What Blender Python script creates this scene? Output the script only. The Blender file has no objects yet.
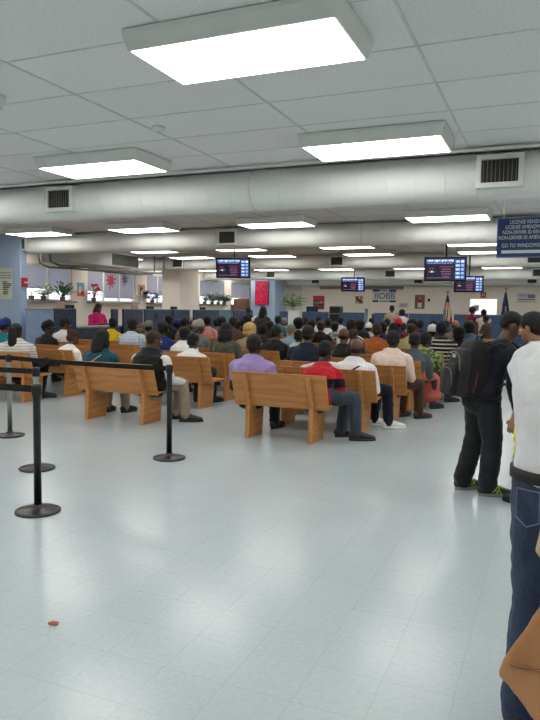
import bpy, bmesh, math, random
import numpy as np
from mathutils import Vector, Matrix, noise
S = bpy.context.scene
COL = S.collection
PI = math.pi
rnd = random.Random(7)
def R(d): return math.radians(d)

# ------------------------------------------------------------------ materials
MATS = {}
def lin(c):
    return tuple((x/12.92 if x <= .04045 else ((x+.055)/1.055)**2.4) for x in c)
class NT:
    def __init__(s, name, rough=.5, spec=.5):
        m = bpy.data.materials.new(name); m.use_nodes = True
        s.m = m; s.t = m.node_tree; s.n = s.t.nodes; s.b = s.n['Principled BSDF']
        s.b.inputs['Roughness'].default_value = rough
        s.b.inputs['Specular IOR Level'].default_value = spec
        s._tc = None
    def L(s, a, b): s.t.links.new(a, b)
    def add(s, kind, **kw):
        n = s.n.new(kind)
        for k, v in kw.items(): setattr(n, k, v)
        return n
    def coord(s, kind='Object', scale=None):
        if s._tc is None: s._tc = s.add('ShaderNodeTexCoord')
        o = s._tc.outputs[kind]
        if scale:
            mp = s.add('ShaderNodeMapping'); mp.inputs['Scale'].default_value = scale
            s.L(o, mp.inputs['Vector']); o = mp.outputs['Vector']
        return o
    def noise(s, vec, scale, detail=3, rough=.5):
        n = s.add('ShaderNodeTexNoise'); s.L(vec, n.inputs['Vector'])
        n.inputs['Scale'].default_value = scale; n.inputs['Detail'].default_value = detail
        n.inputs['Roughness'].default_value = rough
        return n.outputs['Fac']
    def ramp(s, fac, stops, interp='LINEAR'):
        r = s.add('ShaderNodeValToRGB'); s.L(fac, r.inputs['Fac']); r.color_ramp.interpolation = interp
        e = r.color_ramp.elements
        while len(e) < len(stops): e.new(.5)
        for i, (p, c) in enumerate(stops):
            e[i].position = p; e[i].color = (*lin(c), 1)
        return r.outputs['Color']
    def math(s, op, a, b=None, c=None):
        n = s.add('ShaderNodeMath', operation=op)
        for i, v in enumerate((a, b, c)):
            if v is None: continue
            if isinstance(v, (int, float)): n.inputs[i].default_value = v
            else: s.L(v, n.inputs[i])
        return n.outputs[0]
    def xyz(s, vec):
        n = s.add('ShaderNodeSeparateXYZ'); s.L(vec, n.inputs[0]); return n.outputs
    def bump(s, h, strength=.2, dist=.01):
        b = s.add('ShaderNodeBump'); b.inputs['Strength'].default_value = strength
        b.inputs['Distance'].default_value = dist; s.L(h, b.inputs['Height']); s.L(b.outputs[0], s.b.inputs['Normal'])
    def mix(s, fac, a, b):
        n = s.add('ShaderNodeMix', data_type='RGBA')
        if isinstance(fac, (int, float)): n.inputs[0].default_value = fac
        else: s.L(fac, n.inputs[0])
        for k, v in ((6, a), (7, b)):
            if isinstance(v, tuple): n.inputs[k].default_value = (*lin(v), 1)
            else: s.L(v, n.inputs[k])
        return n.outputs[2]
    def base(s, c):
        if isinstance(c, tuple): s.b.inputs['Base Color'].default_value = (*lin(c), 1)
        else: s.L(c, s.b.inputs['Base Color'])

def paint(name, c, rough=.5, var=.04, scale=6, metal=0, bump=0):
    if name in MATS: return MATS[name]
    t = NT(name, rough); f = t.noise(t.coord(), scale, 4)
    lo = tuple(max(0, x-var) for x in c); hi = tuple(min(1, x+var) for x in c)
    t.base(t.ramp(f, [(.3, lo), (.7, hi)])); t.b.inputs['Metallic'].default_value = metal
    if bump: t.bump(t.noise(t.coord(), 60, 3), bump, .004)
    MATS[name] = t.m; return t.m
def emit(name, c, strength):
    if name in MATS: return MATS[name]
    t = NT(name); t.base((.02, .02, .02))
    t.b.inputs['Emission Color'].default_value = (*lin(c), 1); t.b.inputs['Emission Strength'].default_value = strength
    MATS[name] = t.m; return t.m

def cloth(c, pat=None, c2=(.9, .9, .9), scale=1.0, rough=.85):
    key = ('cloth', c, pat, c2, scale)
    if key in MATS: return MATS[key]
    t = NT('cloth', rough, .2); o = t.coord()
    f = t.noise(o, 7, 4); lo = tuple(max(0, x-.03) for x in c); hi = tuple(min(1, x+.03) for x in c)
    col = t.ramp(f, [(.3, lo), (.7, hi)])
    x = t.xyz(o)
    if pat == 'stripe':
        w = t.math('FRACT', t.math('MULTIPLY', x[2], 14*scale)); col = t.mix(t.math('GREATER_THAN', w, .68), col, c2)
    elif pat == 'pin':
        w = t.math('FRACT', t.math('MULTIPLY', x[2], 22*scale)); col = t.mix(t.math('GREATER_THAN', w, .75), col, c2)
    elif pat == 'plaid':
        a = t.math('GREATER_THAN', t.math('FRACT', t.math('MULTIPLY', x[0], 16)), .6)
        b = t.math('GREATER_THAN', t.math('FRACT', t.math('MULTIPLY', x[2], 16)), .6)
        col = t.mix(t.math('MULTIPLY', t.math('ADD', a, b), .5), col, c2)
    elif pat == 'print':
        n = t.noise(o, 16*scale, 2); col = t.mix(t.math('GREATER_THAN', n, .52), col, c2)
    elif pat == 'band':      # one dark band across the chest and upper arms
        a = t.math('GREATER_THAN', x[2], .655); b = t.math('LESS_THAN', x[2], .765)
        col = t.mix(t.math('MULTIPLY', a, b), col, c2)
    elif pat == 'yoke':      # lower part of another colour
        col = t.mix(t.math('LESS_THAN', x[2], .93), col, c2)
    elif pat == 'denim':
        n = t.noise(t.coord('Object', (60, 60, 14)), 3, 4); n2 = t.noise(o, 5, 3)
        col = t.mix(t.math('MULTIPLY', n, n2), col, c2)
    t.base(col)
    h = t.math('ADD', t.math('MULTIPLY', t.noise(t.coord('Object', (1, 1, .55)), 13, 3), 1.0), t.math('MULTIPLY', t.noise(o, 260, 1), .06))
    t.bump(h, .5, .03)
    t.b.inputs['Sheen Weight'].default_value = .1
    MATS[key] = t.m; return t.m
SKIN = dict(d=(.21, .14, .11), b=(.36, .245, .185), t=(.58, .42, .33), l=(.76, .58, .48))
def skin(k):
    key = 'skin_'+k
    if key in MATS: return MATS[key]
    c = SKIN[k]; t = NT(key, .5, .4); o = t.coord()
    t.base(t.ramp(t.noise(o, 9, 4), [(.3, tuple(x*.92 for x in c)), (.7, tuple(min(1, x*1.07) for x in c))]))
    t.bump(t.noise(o, 90, 2), .08, .004)
    t.b.inputs['Subsurface Weight'].default_value = .05; t.b.inputs['Subsurface Radius'].default_value = (.01, .004, .002)
    MATS[key] = t.m; return t.m
HAIRC = dict(k=(.05, .045, .045), n=(.19, .13, .09), g=(.48, .46, .44), y=(.72, .60, .38), w=(.80, .79, .76))
def hairmat(k):
    key = 'hair_'+k
    if key in MATS: return MATS[key]
    c = HAIRC[k]; t = NT(key, .62, .35); o = t.coord()
    n = t.noise(t.coord('Object', (90, 90, 22)), 1.6, 4, .65)
    t.base(t.ramp(n, [(.3, tuple(x*.6 for x in c)), (.72, tuple(min(1, x*1.35+.01) for x in c))])); t.bump(n, .8, .02)
    MATS[key] = t.m; return t.m
def wood():
    if 'oak' in MATS: return MATS['oak']
    t = NT('oak', .38, .45); oi = t.add('ShaderNodeObjectInfo')
    va = t.add('ShaderNodeVectorMath', operation='ADD'); sc = t.add('ShaderNodeVectorMath', operation='SCALE')
    rv = t.add('ShaderNodeCombineXYZ')
    for i in range(3): t.L(oi.outputs['Random'], rv.inputs[i])
    t.L(rv.outputs[0], sc.inputs[0]); sc.inputs['Scale'].default_value = 9
    t.L(t.coord('UV'), va.inputs[0]); t.L(sc.outputs[0], va.inputs[1])
    mp = t.add('ShaderNodeMapping'); mp.inputs['Scale'].default_value = (1.1, 16, 16); t.L(va.outputs[0], mp.inputs['Vector'])
    n = t.noise(mp.outputs[0], 1.2, 6, .62)
    w = t.add('ShaderNodeTexWave', wave_type='BANDS', bands_direction='Y'); t.L(va.outputs[0], w.inputs['Vector'])
    w.inputs['Scale'].default_value = 3.2; w.inputs['Distortion'].default_value = 7; w.inputs['Detail'].default_value = 3; w.inputs['Detail Scale'].default_value = .6
    f = t.math('ADD', t.math('MULTIPLY', n, .88), t.math('MULTIPLY', w.outputs['Fac'], .12))
    t.base(t.ramp(f, [(.25, (.62, .41, .21)), (.5, (.72, .495, .275)), (.75, (.78, .56, .34))])); t.bump(f, .12, .004)
    MATS['oak'] = t.m; return t.m

# ------------------------------------------------------------------ geometry
class Geo:
    def __init__(s): s.v = []; s.f = []; s.mi = []; s.cur = 0; s.M = None
    def put(s, vs, fs):
        b = len(s.v)
        if s.M is not None: vs = [tuple(s.M @ Vector(v)) for v in vs]
        s.v += [tuple(v) for v in vs]; s.f += [tuple(i+b for i in f) for f in fs]; s.mi += [s.cur]*len(fs)
    def rings(s, rings, close=True):
        n = len(rings[0]); vs = [p for r in rings for p in r]; fs = []
        for k in range(len(rings)-1):
            for i in range(n):
                j = (i+1) % n; fs.append((k*n+i, k*n+j, (k+1)*n+j, (k+1)*n+i))
        if close:
            fs.append(tuple(range(n-1, -1, -1))); m = (len(rings)-1)*n; fs.append(tuple(range(m, m+n)))
        s.put(vs, fs)
    def tube(s, pts, rad, n=12, side=(1, 0, 0), round_=True):
        """closed tube; rad entries are r or (r_side, r_other); rounded ends"""
        P = [Vector(p) for p in pts]; rr = [(r, r) if not isinstance(r, tuple) else r for r in rad]
        rings = []
        for i, p in enumerate(P):
            if i == 0: t = P[1]-P[0]
            elif i == len(P)-1: t = P[-1]-P[-2]
            else: t = (P[i+1]-P[i]).normalized()+(P[i]-P[i-1]).normalized()
            t.normalize(); sd = Vector(side); sd = sd-t*sd.dot(t)
            if sd.length < .1: sd = Vector((0, 1, 0)); sd = sd-t*sd.dot(t)
            sd.normalize(); o = t.cross(sd); a, b = rr[i]
            def ring(off, k): return [p+t*off+sd*(a*k*math.cos(2*PI*j/n))+o*(b*k*math.sin(2*PI*j/n)) for j in range(n)]
            m = min(a, b)
            if i == 0 and round_: rings += [ring(-m*.95, .25), ring(-m*.72, .7)]
            rings.append(ring(0, 1))
            if i == len(P)-1 and round_: rings += [ring(m*.72, .7), ring(m*.95, .25)]
        s.rings(rings)
    def ell(s, c, r, n=14, m=9):
        c = Vector(c); rings = []
        for k in range(m+1):
            a = PI*(k+.35)/(m+.7); rings.append([c+Vector((r[0]*math.sin(a)*math.cos(2*PI*j/n), r[1]*math.sin(a)*math.sin(2*PI*j/n), -r[2]*math.cos(a))) for j in range(n)])
        s.rings(rings)
    def box(s, lo, hi):
        x0, y0, z0 = lo; x1, y1, z1 = hi
        s.put([(x0,y0,z0),(x1,y0,z0),(x1,y1,z0),(x0,y1,z0),(x0,y0,z1),(x1,y0,z1),(x1,y1,z1),(x0,y1,z1)],
              [(0,3,2,1),(4,5,6,7),(0,1,5,4),(1,2,6,5),(2,3,7,6),(3,0,4,7)])
    def prism(s, poly, a, b, axis=0):
        """polygon in the two other axes, extruded from a to b along axis"""
        def at(p, t):
            q = [p[0], p[1]]; q.insert(axis, t); return tuple(q)
        n = len(poly); vs = [at(p, a) for p in poly]+[at(p, b) for p in poly]
        fs = [tuple(range(n-1, -1, -1)), tuple(range(n, 2*n))]+[(i, (i+1) % n, n+(i+1) % n, n+i) for i in range(n)]
        s.put(vs, fs)
    def lathe(s, prof, n=24, c=(0, 0, 0)):
        s.rings([[(c[0]+r*math.cos(2*PI*j/n), c[1]+r*math.sin(2*PI*j/n), c[2]+z) for j in range(n)] for r, z in prof])
    def mesh(s, name, smooth=False, uv=False):
        me = bpy.data.meshes.new(name); me.from_pydata(s.v, [], s.f)
        me.polygons.foreach_set('material_index', s.mi)
        if smooth: me.polygons.foreach_set('use_smooth', [True]*len(s.f))
        bm = bmesh.new(); bm.from_mesh(me); bmesh.ops.recalc_face_normals(bm, faces=bm.faces)
        if uv:
            ul = bm.loops.layers.uv.new('UVMap')
            for f in bm.faces:
                n = f.normal; ax = max(range(3), key=lambda i: abs(n[i]))
                for l in f.loops:
                    c = l.vert.co
                    l[ul].uv = {0: (c.z, c.y), 1: (c.x, c.z), 2: (c.x, c.y)}[ax] if uv is True else {0: (c.y, c.z), 1: (c.z, c.x), 2: (c.y, c.x)}[ax]
        bm.to_mesh(me); bm.free(); return me
def ob(name, data, mat=None, parent=None, loc=None, M=None):
    o = bpy.data.objects.new(name, data); COL.objects.link(o)
    if mat is not None and data is not None:
        for m in (mat if isinstance(mat, list) else [mat]):
            if len(data.materials) < (len(mat) if isinstance(mat, list) else 1): data.materials.append(m)
    if parent is not None: o.parent = parent
    if M is not None: o.matrix_local = M
    elif loc is not None: o.location = loc
    return o
def thing(name, label, cat, loc=(0, 0, 0), rz=0, group=None):
    o = bpy.data.objects.new(name, None); COL.objects.link(o); o.location = loc; o.rotation_euler = (0, 0, rz)
    o.empty_display_size = .1; return tag(o, label, cat, group)
def tag(o, label, cat, group=None):
    o['label'] = label; o['category'] = cat
    if group: o['group'] = group
    return o
def struct(name, g, mat, **k):
    o = ob(name, g.mesh(name, **k), mat); o['kind'] = 'structure'; return o
def bevel(o, w, seg=2):
    m = o.modifiers.new('bevel', 'BEVEL'); m.width = w; m.segments = seg; m.limit_method = 'ANGLE'; m.angle_limit = R(40); return o
def dup(root, loc, rz, label, group=None):
    r = root.copy(); COL.objects.link(r); r.location = loc; r.rotation_euler = (0, 0, rz); r['label'] = label
    if group: r['group'] = group
    for ch in list(root.children):
        c = ch.copy(); COL.objects.link(c); c.parent = r
        for g in list(ch.children):
            d = g.copy(); COL.objects.link(d); d.parent = c
    return r
def fuse(g, voxel, name, smooth=3, wrinkle=0, seed=0):
    """one continuous skin over overlapping closed pieces"""
    me = g.mesh(name+'_pieces'); o = bpy.data.objects.new('pieces', me); COL.objects.link(o)
    r = o.modifiers.new('r', 'REMESH'); r.mode = 'VOXEL'; r.voxel_size = voxel; r.use_smooth_shade = True
    if smooth:
        s = o.modifiers.new('s', 'SMOOTH'); s.factor = .5; s.iterations = smooth
    dg = bpy.context.evaluated_depsgraph_get(); out = bpy.data.meshes.new_from_object(o.evaluated_get(dg))
    bpy.data.objects.remove(o); bpy.data.meshes.remove(me); out.name = name
    if wrinkle:
        n = len(out.vertices); co = np.empty(n*3, 'f'); out.vertices.foreach_get('co', co); co = co.reshape(-1, 3)
        no = np.empty(n*3, 'f'); out.vertices.foreach_get('normal', no); no = no.reshape(-1, 3)
        d = np.array([noise.noise(Vector((p[0]*9+seed, p[1]*9, p[2]*16)))+.5*noise.noise(Vector((p[0]*22, p[1]*22+seed, p[2]*30))) for p in co])
        co += no*(d*wrinkle)[:, None]; out.vertices.foreach_set('co', co.ravel()); out.update()
    return out
def text(body, size, mat, parent, M, name='lettering', width=None, align='LEFT', depth=.002):
    cu = bpy.data.curves.new('t', 'FONT'); cu.body = body; cu.size = size; cu.extrude = depth; cu.align_x = align
    o = bpy.data.objects.new('t', cu); COL.objects.link(o); dg = bpy.context.evaluated_depsgraph_get()
    me = bpy.data.meshes.new_from_object(o.evaluated_get(dg)); bpy.data.objects.remove(o); bpy.data.curves.remove(cu)
    if width:
        xs = [v.co.x for v in me.vertices]; k = width/(max(xs)-min(xs))
        for v in me.vertices: v.co.x *= k
    me.materials.clear(); return ob(name, me, mat, parent, M=M)
UPRIGHT = Matrix.Rotation(R(90), 4, 'X')      # text plane facing -Y
# ------------------------------------------------------------------ people
def headM(Hc, yaw, pitch, k=1.0):
    return Matrix.Translation(Hc) @ Matrix.Rotation(yaw, 4, 'Z') @ Matrix.Rotation(-pitch, 4, 'X') @ Matrix.Scale(k, 4)
def head_pieces(g, M, fine):
    g.M = M
    g.ell((0, -.012, .03), (.076, .096, .088), 20, 12); g.ell((0, .028, -.03), (.063, .066, .086), 18, 11)
    g.ell((0, .036, -.074), (.050, .050, .040), 14, 9); g.ell((0, .072, -.096), (.022, .018, .016), 10, 7)
    g.tube([(0, .088, .006), (0, .104, -.018), (0, .112, -.036)], [.009, .012, .015], 8)
    for s in (-1, 1):
        g.ell((s*.079, -.008, -.012), (.011, .021, .034), 10, 8)
        g.ell((s*.036, .064, -.034), (.022, .024, .022), 10, 7)
        if fine: g.ell((s*.012, .104, -.038), (.009, .010, .008), 8, 6)
    g.ell((0, .080, .022), (.050, .016, .011), 12, 7)
    g.ell((0, .088, -.066), (.024, .012, .007), 10, 6); g.ell((0, .086, -.076), (.021, .012, .008), 10, 6)
    g.M = None
def hand(g, W, d, side_v, sgn, curl=.5, k=1.0):
    """wrist W, pointing d, side_v towards the thumb; four unequal bent fingers and a thumb"""
    d = Vector(d).normalized(); sv = Vector(side_v); sv = (sv-d*sv.dot(d)).normalized(); pn = d.cross(sv)*sgn
    W = Vector(W); kn = W+d*.088*k
    g.tube([W-d*.03, W+d*.02*k, kn], [(.026*k, .02*k), (.036*k, .016*k), (.040*k, .013*k)], 12, sv)
    for i, (off, ln) in enumerate(((.031, .070), (.0105, .079), (-.0105, .073), (-.031, .058))):
        b = kn+sv*off*k-d*.012; a1 = curl*(.45+.08*i); a2 = curl*(1.25+.1*i)
        d1 = d*math.cos(a1)+pn*math.sin(a1)+sv*off*2.2; d2 = d*math.cos(a2)+pn*math.sin(a2)+sv*off*1.2
        m = b+d1*ln*.55*k; e = m+d2*ln*.5*k
        g.tube([b, m, e], [.0092*k, .0085*k, .0068*k], 8, sv)
    tb = W+d*.028*k+sv*.024*k; t1 = tb+(d*.55+sv*.75+pn*.25*curl).normalized()*.036*k; t2 = t1+(d*.85+sv*.25+pn*.5*curl).normalized()*.030*k
    g.tube([tb-sv*.012, tb, t1, t2], [.013*k, .0125*k, .0105*k, .008*k], 8, d)
def foot_geo():
    g = Geo(); g.tube([(0, -.055, .052), (0, .0, .058), (0, .08, .048), (0, .15, .036), (0, .185, .032)], [(.034, .045), (.038, .05), (.043, .04), (.045, .03), (.036, .024)], 14)
    g.tube([(0, -.005, .05), (0, -.012, .105)], [(.037, .045), (.036, .043)], 12)
    return g
SHARED = {}
def shared(k, fn):
    if k not in SHARED: SHARED[k] = fn()
    return SHARED[k]
def eye_mesh():
    g = Geo(); g.ell((0, 0, 0), (.0145, .010, .0085), 12, 8); g.cur = 1; g.ell((0, .0075, 0), (.0058, .0042, .0062), 10, 6); return g.mesh('eye', True)
def hair_geo(style):
    g = Geo()
    if style in ('short', 'buzz', 'flat'):
        e = .004 if style == 'buzz' else .010
        g.ell((0, -.018, .040), (.076+e, .094+e, .082+e), 22, 14); g.ell((0, -.050, -.012 if style != 'buzz' else .0), (.062+e, .054+e-(.008 if style == 'buzz' else 0), .066 if style != 'buzz' else .05), 16, 10)
        if style == 'flat': g.ell((0, -.01, .075), (.070, .082, .055), 18, 10)
    elif style == 'bald':
        g.ell((0, -.050, -.022), (.066, .052, .040), 16, 10)
        for s in (-1, 1): g.ell((s*.068, -.022, -.005), (.011, .034, .030), 10, 8)
    elif style == 'big':
        g.ell((0, -.035, .030), (.118, .112, .105), 22, 14); g.ell((0, -.055, -.055), (.105, .075, .075), 18, 10)
    else:
        g.ell((0, -.022, .038), (.088, .100, .093), 22, 14); g.ell((0, -.052, -.02), (.078, .062, .075), 16, 10)
        if style == 'long':
            g.tube([(0, -.07, .02), (0, -.088, -.08), (0, -.094, -.17), (0, -.090, -.245)], [(.08, .05), (.098, .048), (.090, .040), (.058, .024)], 14)
            for s in (-1, 1): g.tube([(s*.075, -.02, .02), (s*.092, -.015, -.08), (s*.088, -.01, -.16)], [.028, .032, .016], 10)
        elif style == 'pony':
            g.tube([(0, -.09, .035), (0, -.135, .01), (0, -.135, -.09), (0, -.125, -.20), (0, -.12, -.29)], [.034, .056, .066, .060, .024], 12)
        elif style == 'bun':
            g.ell((0, -.115, .055), (.046, .042, .044), 14, 9)
        elif style == 'braids':
            for i in range(11):
                a = PI*(i/10)-PI; x, y = .088*math.cos(a), -.02+.085*math.sin(a)
                g.tube([(x*.8, y*.8, .05), (x*1.05, y*1.05, -.03), (x*1.18, y*1.12-.005, -.13), (x*1.16, y*1.1, -.225+.02*(i % 3))], [.022, .024, .022, .012], 8)
    return g
def hair_mesh(style): return fuse(hair_geo(style), .0075, 'hair', 2, .0035, len(style))
def cap_mesh():
    g = Geo(); n = 22; prof = [(.092, -.004), (.093, .03), (.090, .062), (.076, .096), (.050, .118), (.020, .128), (.006, .131)]
    g.rings([[(r*.93*math.cos(2*PI*j/n), -.012+r*1.12*math.sin(2*PI*j/n), z+.012*math.sin(2*PI*j/n)) for j in range(n)] for r, z in prof])
    g.ell((0, -.012, .131), (.009, .009, .006), 8, 5)
    return g.mesh('cap', True)
def brim_mesh():
    g = Geo(); a = [R(x) for x in range(20, 161, 10)]
    top = []; bot = []
    for t in a:
        x, y = math.cos(t), math.sin(t); top.append((x*.085, -.012+y*.100, .016+.012*y)); bot.append((x*.088, -.012+y*.100+.075*math.sin(t)**.7, .012-.006*math.sin(t)))
    up = [(p[0], p[1], p[2]+.005) for p in top]; ub = [(p[0], p[1], p[2]+.004) for p in bot]
    n = len(a); vs = top+bot+up+ub; fs = []
    for i in range(n-1):
        fs += [(i, i+1, n+i+1, n+i), (2*n+i, 3*n+i, 3*n+i+1, 2*n+i+1), (n+i, n+i+1, 3*n+i+1, 3*n+i), (i+1, i, 2*n+i, 2*n+i+1)]
    fs += [(0, n, 3*n, 2*n), (n-1, 2*n+n-1, 3*n+n-1, 2*n-1)]
    g.put(vs, fs); return g.mesh('cap_brim', True)
def person(label, x, y, zt=1.27, pose='sit', yaw=0, skin_='d', hair='short', hc='k', shirt=(.5, .5, .5), pat=None, c2=(.9, .9, .9), ps=1.0, sleeve='short',
           pants=(.12, .13, .16), ppat=None, shoes=(.06, .06, .06), sole=(.08, .08, .08), hy=0, hp=8, lean=.03, leg=0, arms='lap', wide=1.0, vest=None, cap=None,
           skirt=None, group='people sitting on the benches', step=.0, vox=None, seat=.445, laces=None, strap=None, collar=None, z0=0, kk=None, baggy=0, tuck=False, shw=1.0):
    wide *= 1.08
    near = math.hypot(x, y); v = vox or (.0095 if near < 9.6 else .0135 if near < 13.5 else .017)
    p = thing('person', label, 'person', (x, y, z0), R(yaw), group)
    hy = R(hy); hp = R(hp); f = Vector((0, 1, 0))
    if pose == 'sit':
        k = 1.0; Pel = Vector((0, 0, seat+.095)); ank = .085; k = kk or 1.07
        q = Matrix.Rotation(R(leg), 3, 'Z'); hips = [Pel+Vector((s*.088, .02, -.015)) for s in (-1, 1)]
        spread = .03 if skirt else .05
        knees = [Vector((0, 0, seat+.085))+q @ Vector((s*(.09+spread), .44, 0)) for s in (-1, 1)]
        ankles = [Vector((0, 0, ank))+q @ Vector((s*(.10+spread*.6), .43+.05*s, 0)) for s in (-1, 1)]
        if arms == 'crossleg':
            knees[1] = q @ Vector((.26, .40, 0))+Vector((0, 0, seat+.17)); ankles[1] = q @ Vector((-.08, .48, 0))+Vector((0, 0, seat+.19))
        toe = q @ f
    else:
        k = kk or zt/1.75; Pel = Vector((0, 0, .95*k)); ank = .085*k
        hips = [Pel+Vector((s*.088*k, 0, -.03*k)) for s in (-1, 1)]
        knees = [Vector((s*.105*k, .03+step*s*.5, .51*k)) for s in (-1, 1)]; ankles = [Vector((s*.12*k, -.03+step*s, ank)) for s in (-1, 1)]
        toe = f
    hk = 1.13 if pose == 'sit' else 1.07*k
    # head centre from the asked-for crown height
    cr = (.118*math.cos(hp)+.02*abs(math.sin(hp)))*hk
    N = Vector((0, lean, zt-cr-.165*hk))
    Hc = N+Vector((0, .035+.06*math.sin(hp), .165*hk))
    ax = (N-Pel); up = ax.normalized(); back = Vector((0, -1, up.y/max(up.z, .3))).normalized()
    def sp(t): return Pel+ax*t+Vector((0, -1, 0))*(.035*math.sin(PI*max(0, min(1, t))))
    def torso(g, e, t0=-.16, lo=0.0, tmax=1.04):
        prof = [(-.16, .145, .112), (0, .168, .122), (.22, .152, .112), (.45, .158, .116), (.66, .178, .118), (.82, .176, .104), (.93, .125, .085), (1.04, .062, .06)]
        pts = [q_ for q_ in prof if q_[0] >= t0-.001 and q_[0] <= tmax+.001]
        if t0 > -.16: pts = [(t0, .165, .12)]+[q_ for q_ in pts if q_[0] > t0+.05]
        g.tube([sp(t) for t, a, b in pts], [((a*wide+e)*k, (b*(.4+.6*wide)+e)*k) for t, a, b in pts], 22)
    SH = [N+Vector((s*.178*wide*shw*k, -.012, -.075*k)) for s in (-1, 1)]
    ua, fa = .285*k, .255*k
    EL, WR, HD, TH = [], [], [], []
    for i, s in enumerate((-1, 1)):
        a = arms if isinstance(arms, str) else arms[i]
        if a in ('lap', 'crossleg'):
            e = SH[i]+Vector((s*.06, .05, -.27*k)); w = Vector((s*.09, .27+lean*.5, e.z-.07)); 
            w.z = max(w.z, seat+.19) if pose == 'sit' else w.z
        elif a == 'phone':
            e = SH[i]+Vector((s*.05, .08, -.26*k)); w = Vector((s*.05, .30+lean, e.z+.10))
        elif a == 'hang':
            e = SH[i]+Vector((s*.045, -.02, -.28*k)); w = e+Vector((s*.012, .06, -.245*k))
        elif a == 'fold':
            e = SH[i]+Vector((s*.07, .06, -.26*k)); w = Vector((-s*.06, .21+lean, e.z+.06))
        elif a == 'rail':      # stretched sideways along the top of the bench back
            e = SH[i]+Vector((s*.275, -.03, .012)); w = e+Vector((s*.25, -.02, -.05))
        elif a == 'railbent':
            e = SH[i]+Vector((s*.22, .0, -.20)); w = e+Vector((s*.05, .23, .03))
        elif a == 'rest':
            e = SH[i]+Vector((s*.13, -.03, -.25*k)); w = e+Vector((s*.02, .24, -.03))
        elif a == 'front':
            e = SH[i]+Vector((-s*.03, .15, -.24*k)); w = Vector((s*.03, .36, e.z+.05))
        elif a == 'head':
            e = SH[i]+Vector((s*.08, .20, -.18)); w = Hc+Vector((s*.10, .06, -.10))
        EL.append(e); WR.append(w); d = (w-e).normalized(); HD.append(d)
        TH.append(Vector((-s, 0, .2)) if a != 'hang' else Vector((0, 1, 0)))
    M = headM(Hc, hy, hp, hk)
    g = Geo(); torso(g, 0); head_pieces(g, M, v < .008)
    g.tube([N-up*.06, N+Vector((0, .008, .05*hk)), Hc+Vector((0, -.016, -.05))], [.072*k, .056*k, .055*k], 16)
    for i, s in enumerate((-1, 1)):
        g.tube([N+Vector((s*.03, -.01, -.01)), N+Vector((s*.11*wide*k, -.012, -.04*k)), SH[i]], [.05*k, .055*k, .062*k], 12)
        g.tube([SH[i], (SH[i]+EL[i])/2, EL[i]], [.056*k, .049*k, .041*k], 12)
        g.tube([EL[i], EL[i]*.65+WR[i]*.35, WR[i]], [.041*k, .041*k, .026*k], 12)
        hand(g, WR[i], HD[i], TH[i], -s, .45, k*.98)
        g.tube([hips[i], (hips[i]+knees[i])/2, knees[i]], [.086*k, .076*k, .058*k], 14)
        g.tube([knees[i], knees[i]*.65+ankles[i]*.35, ankles[i]], [.056*k, .055*k, .036*k], 14)
        g.tube([ankles[i], ankles[i]+toe*.05+Vector((0, 0, -.035*k)), ankles[i]+toe*.14+Vector((0, 0, -.05*k))], [.036*k, .035*k, .024*k], 10)
    body = ob('body', fuse(g, v, 'body', 3), skin(skin_), p)
    # hair, cap, eyes, mouth
    if hair: ob('hair', shared('hair_'+hair, lambda: hair_mesh(hair)), None, p, M=M).data
    h_o = p.children[-1] if hair else None
    if hair:
        if not h_o.data.materials: h_o.data.materials.append(None)
        h_o.material_slots[0].link = 'OBJECT'; h_o.material_slots[0].material = hairmat(hc)
    for s in (-1, 1): ob('eye', shared('eye', eye_mesh), [paint('eye_white', (.85, .83, .8), .3), paint('iris', (.06, .04, .03), .2)], p, M=M @ Matrix.Translation((s*.030, .0865, -.004)))
    if cap:
        co = ob('cap', shared('cap', cap_mesh), None, p, M=M @ Matrix.Translation((0, -.004, .004)) @ Matrix.Scale(1.11, 4))
        bo = ob('cap_brim', shared('brim', brim_mesh), None, co, M=Matrix.Rotation(PI if cap[1] else 0, 4, 'Z'))
        for o_ in (co, bo):
            if not o_.data.materials: o_.data.materials.append(None)
            o_.material_slots[0].link = 'OBJECT'; o_.material_slots[0].material = cloth(cap[0])
        if len(cap) > 2: bo.material_slots[0].material = cloth(cap[2])
    # shirt
    e = .013
    g = Geo(); torso(g, e, .03 if tuck else -.11, tmax=.93)
    for i, s in enumerate((-1, 1)):
        g.tube([N+Vector((s*.035, -.012, -.018)), N+Vector((s*.11*wide*k, -.012, -.042*k)), SH[i]], [(.058)*k, .064*k, .072*k], 12)
        if sleeve != 'none':
            end = SH[i]*.35+EL[i]*.65 if sleeve == 'short' else EL[i]
            g.tube([SH[i], end], [.072*k, .060*k if sleeve == 'short' else .054*k], 14, round_=False)
            if sleeve == 'long': g.tube([EL[i]*.98+SH[i]*.02, EL[i]*.6+WR[i]*.4, WR[i]*.93+EL[i]*.07], [.054*k, .050*k, .037*k], 14)
    smat = cloth(shirt, pat, c2, ps)
    so = ob('shirt', fuse(g, max(v, .010), 'shirt', 2, .006, x*7+y), smat, p)
    if collar:
        gc = Geo(); n = 20
        gc.rings([[tuple(N+Vector(((.068+o_)*k*math.cos(2*PI*j/n), .004+(.064+o_)*k*math.sin(2*PI*j/n), z_-.004*math.sin(2*PI*j/n)))) for j in range(n)] for o_, z_ in ((.008, -.03), (.012, .0), (.004, .024), (-.004, .024), (-.006, -.03))], True)
        ob('collar', gc.mesh('collar', True), cloth(collar), so)
    if vest:
        g = Geo(); torso(g, e+.012, -.10, tmax=.93)
        for i, s in enumerate((-1, 1)): g.tube([N+Vector((s*.035, -.014, -.018)), N+Vector((s*.10*k, -.014, -.04*k)), SH[i]*.8+N*.2], [.066*k, .072*k, .074*k], 12)
        ob('vest', fuse(g, max(v, .010), 'vest', 2, .006, y), cloth(vest), p)
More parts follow.
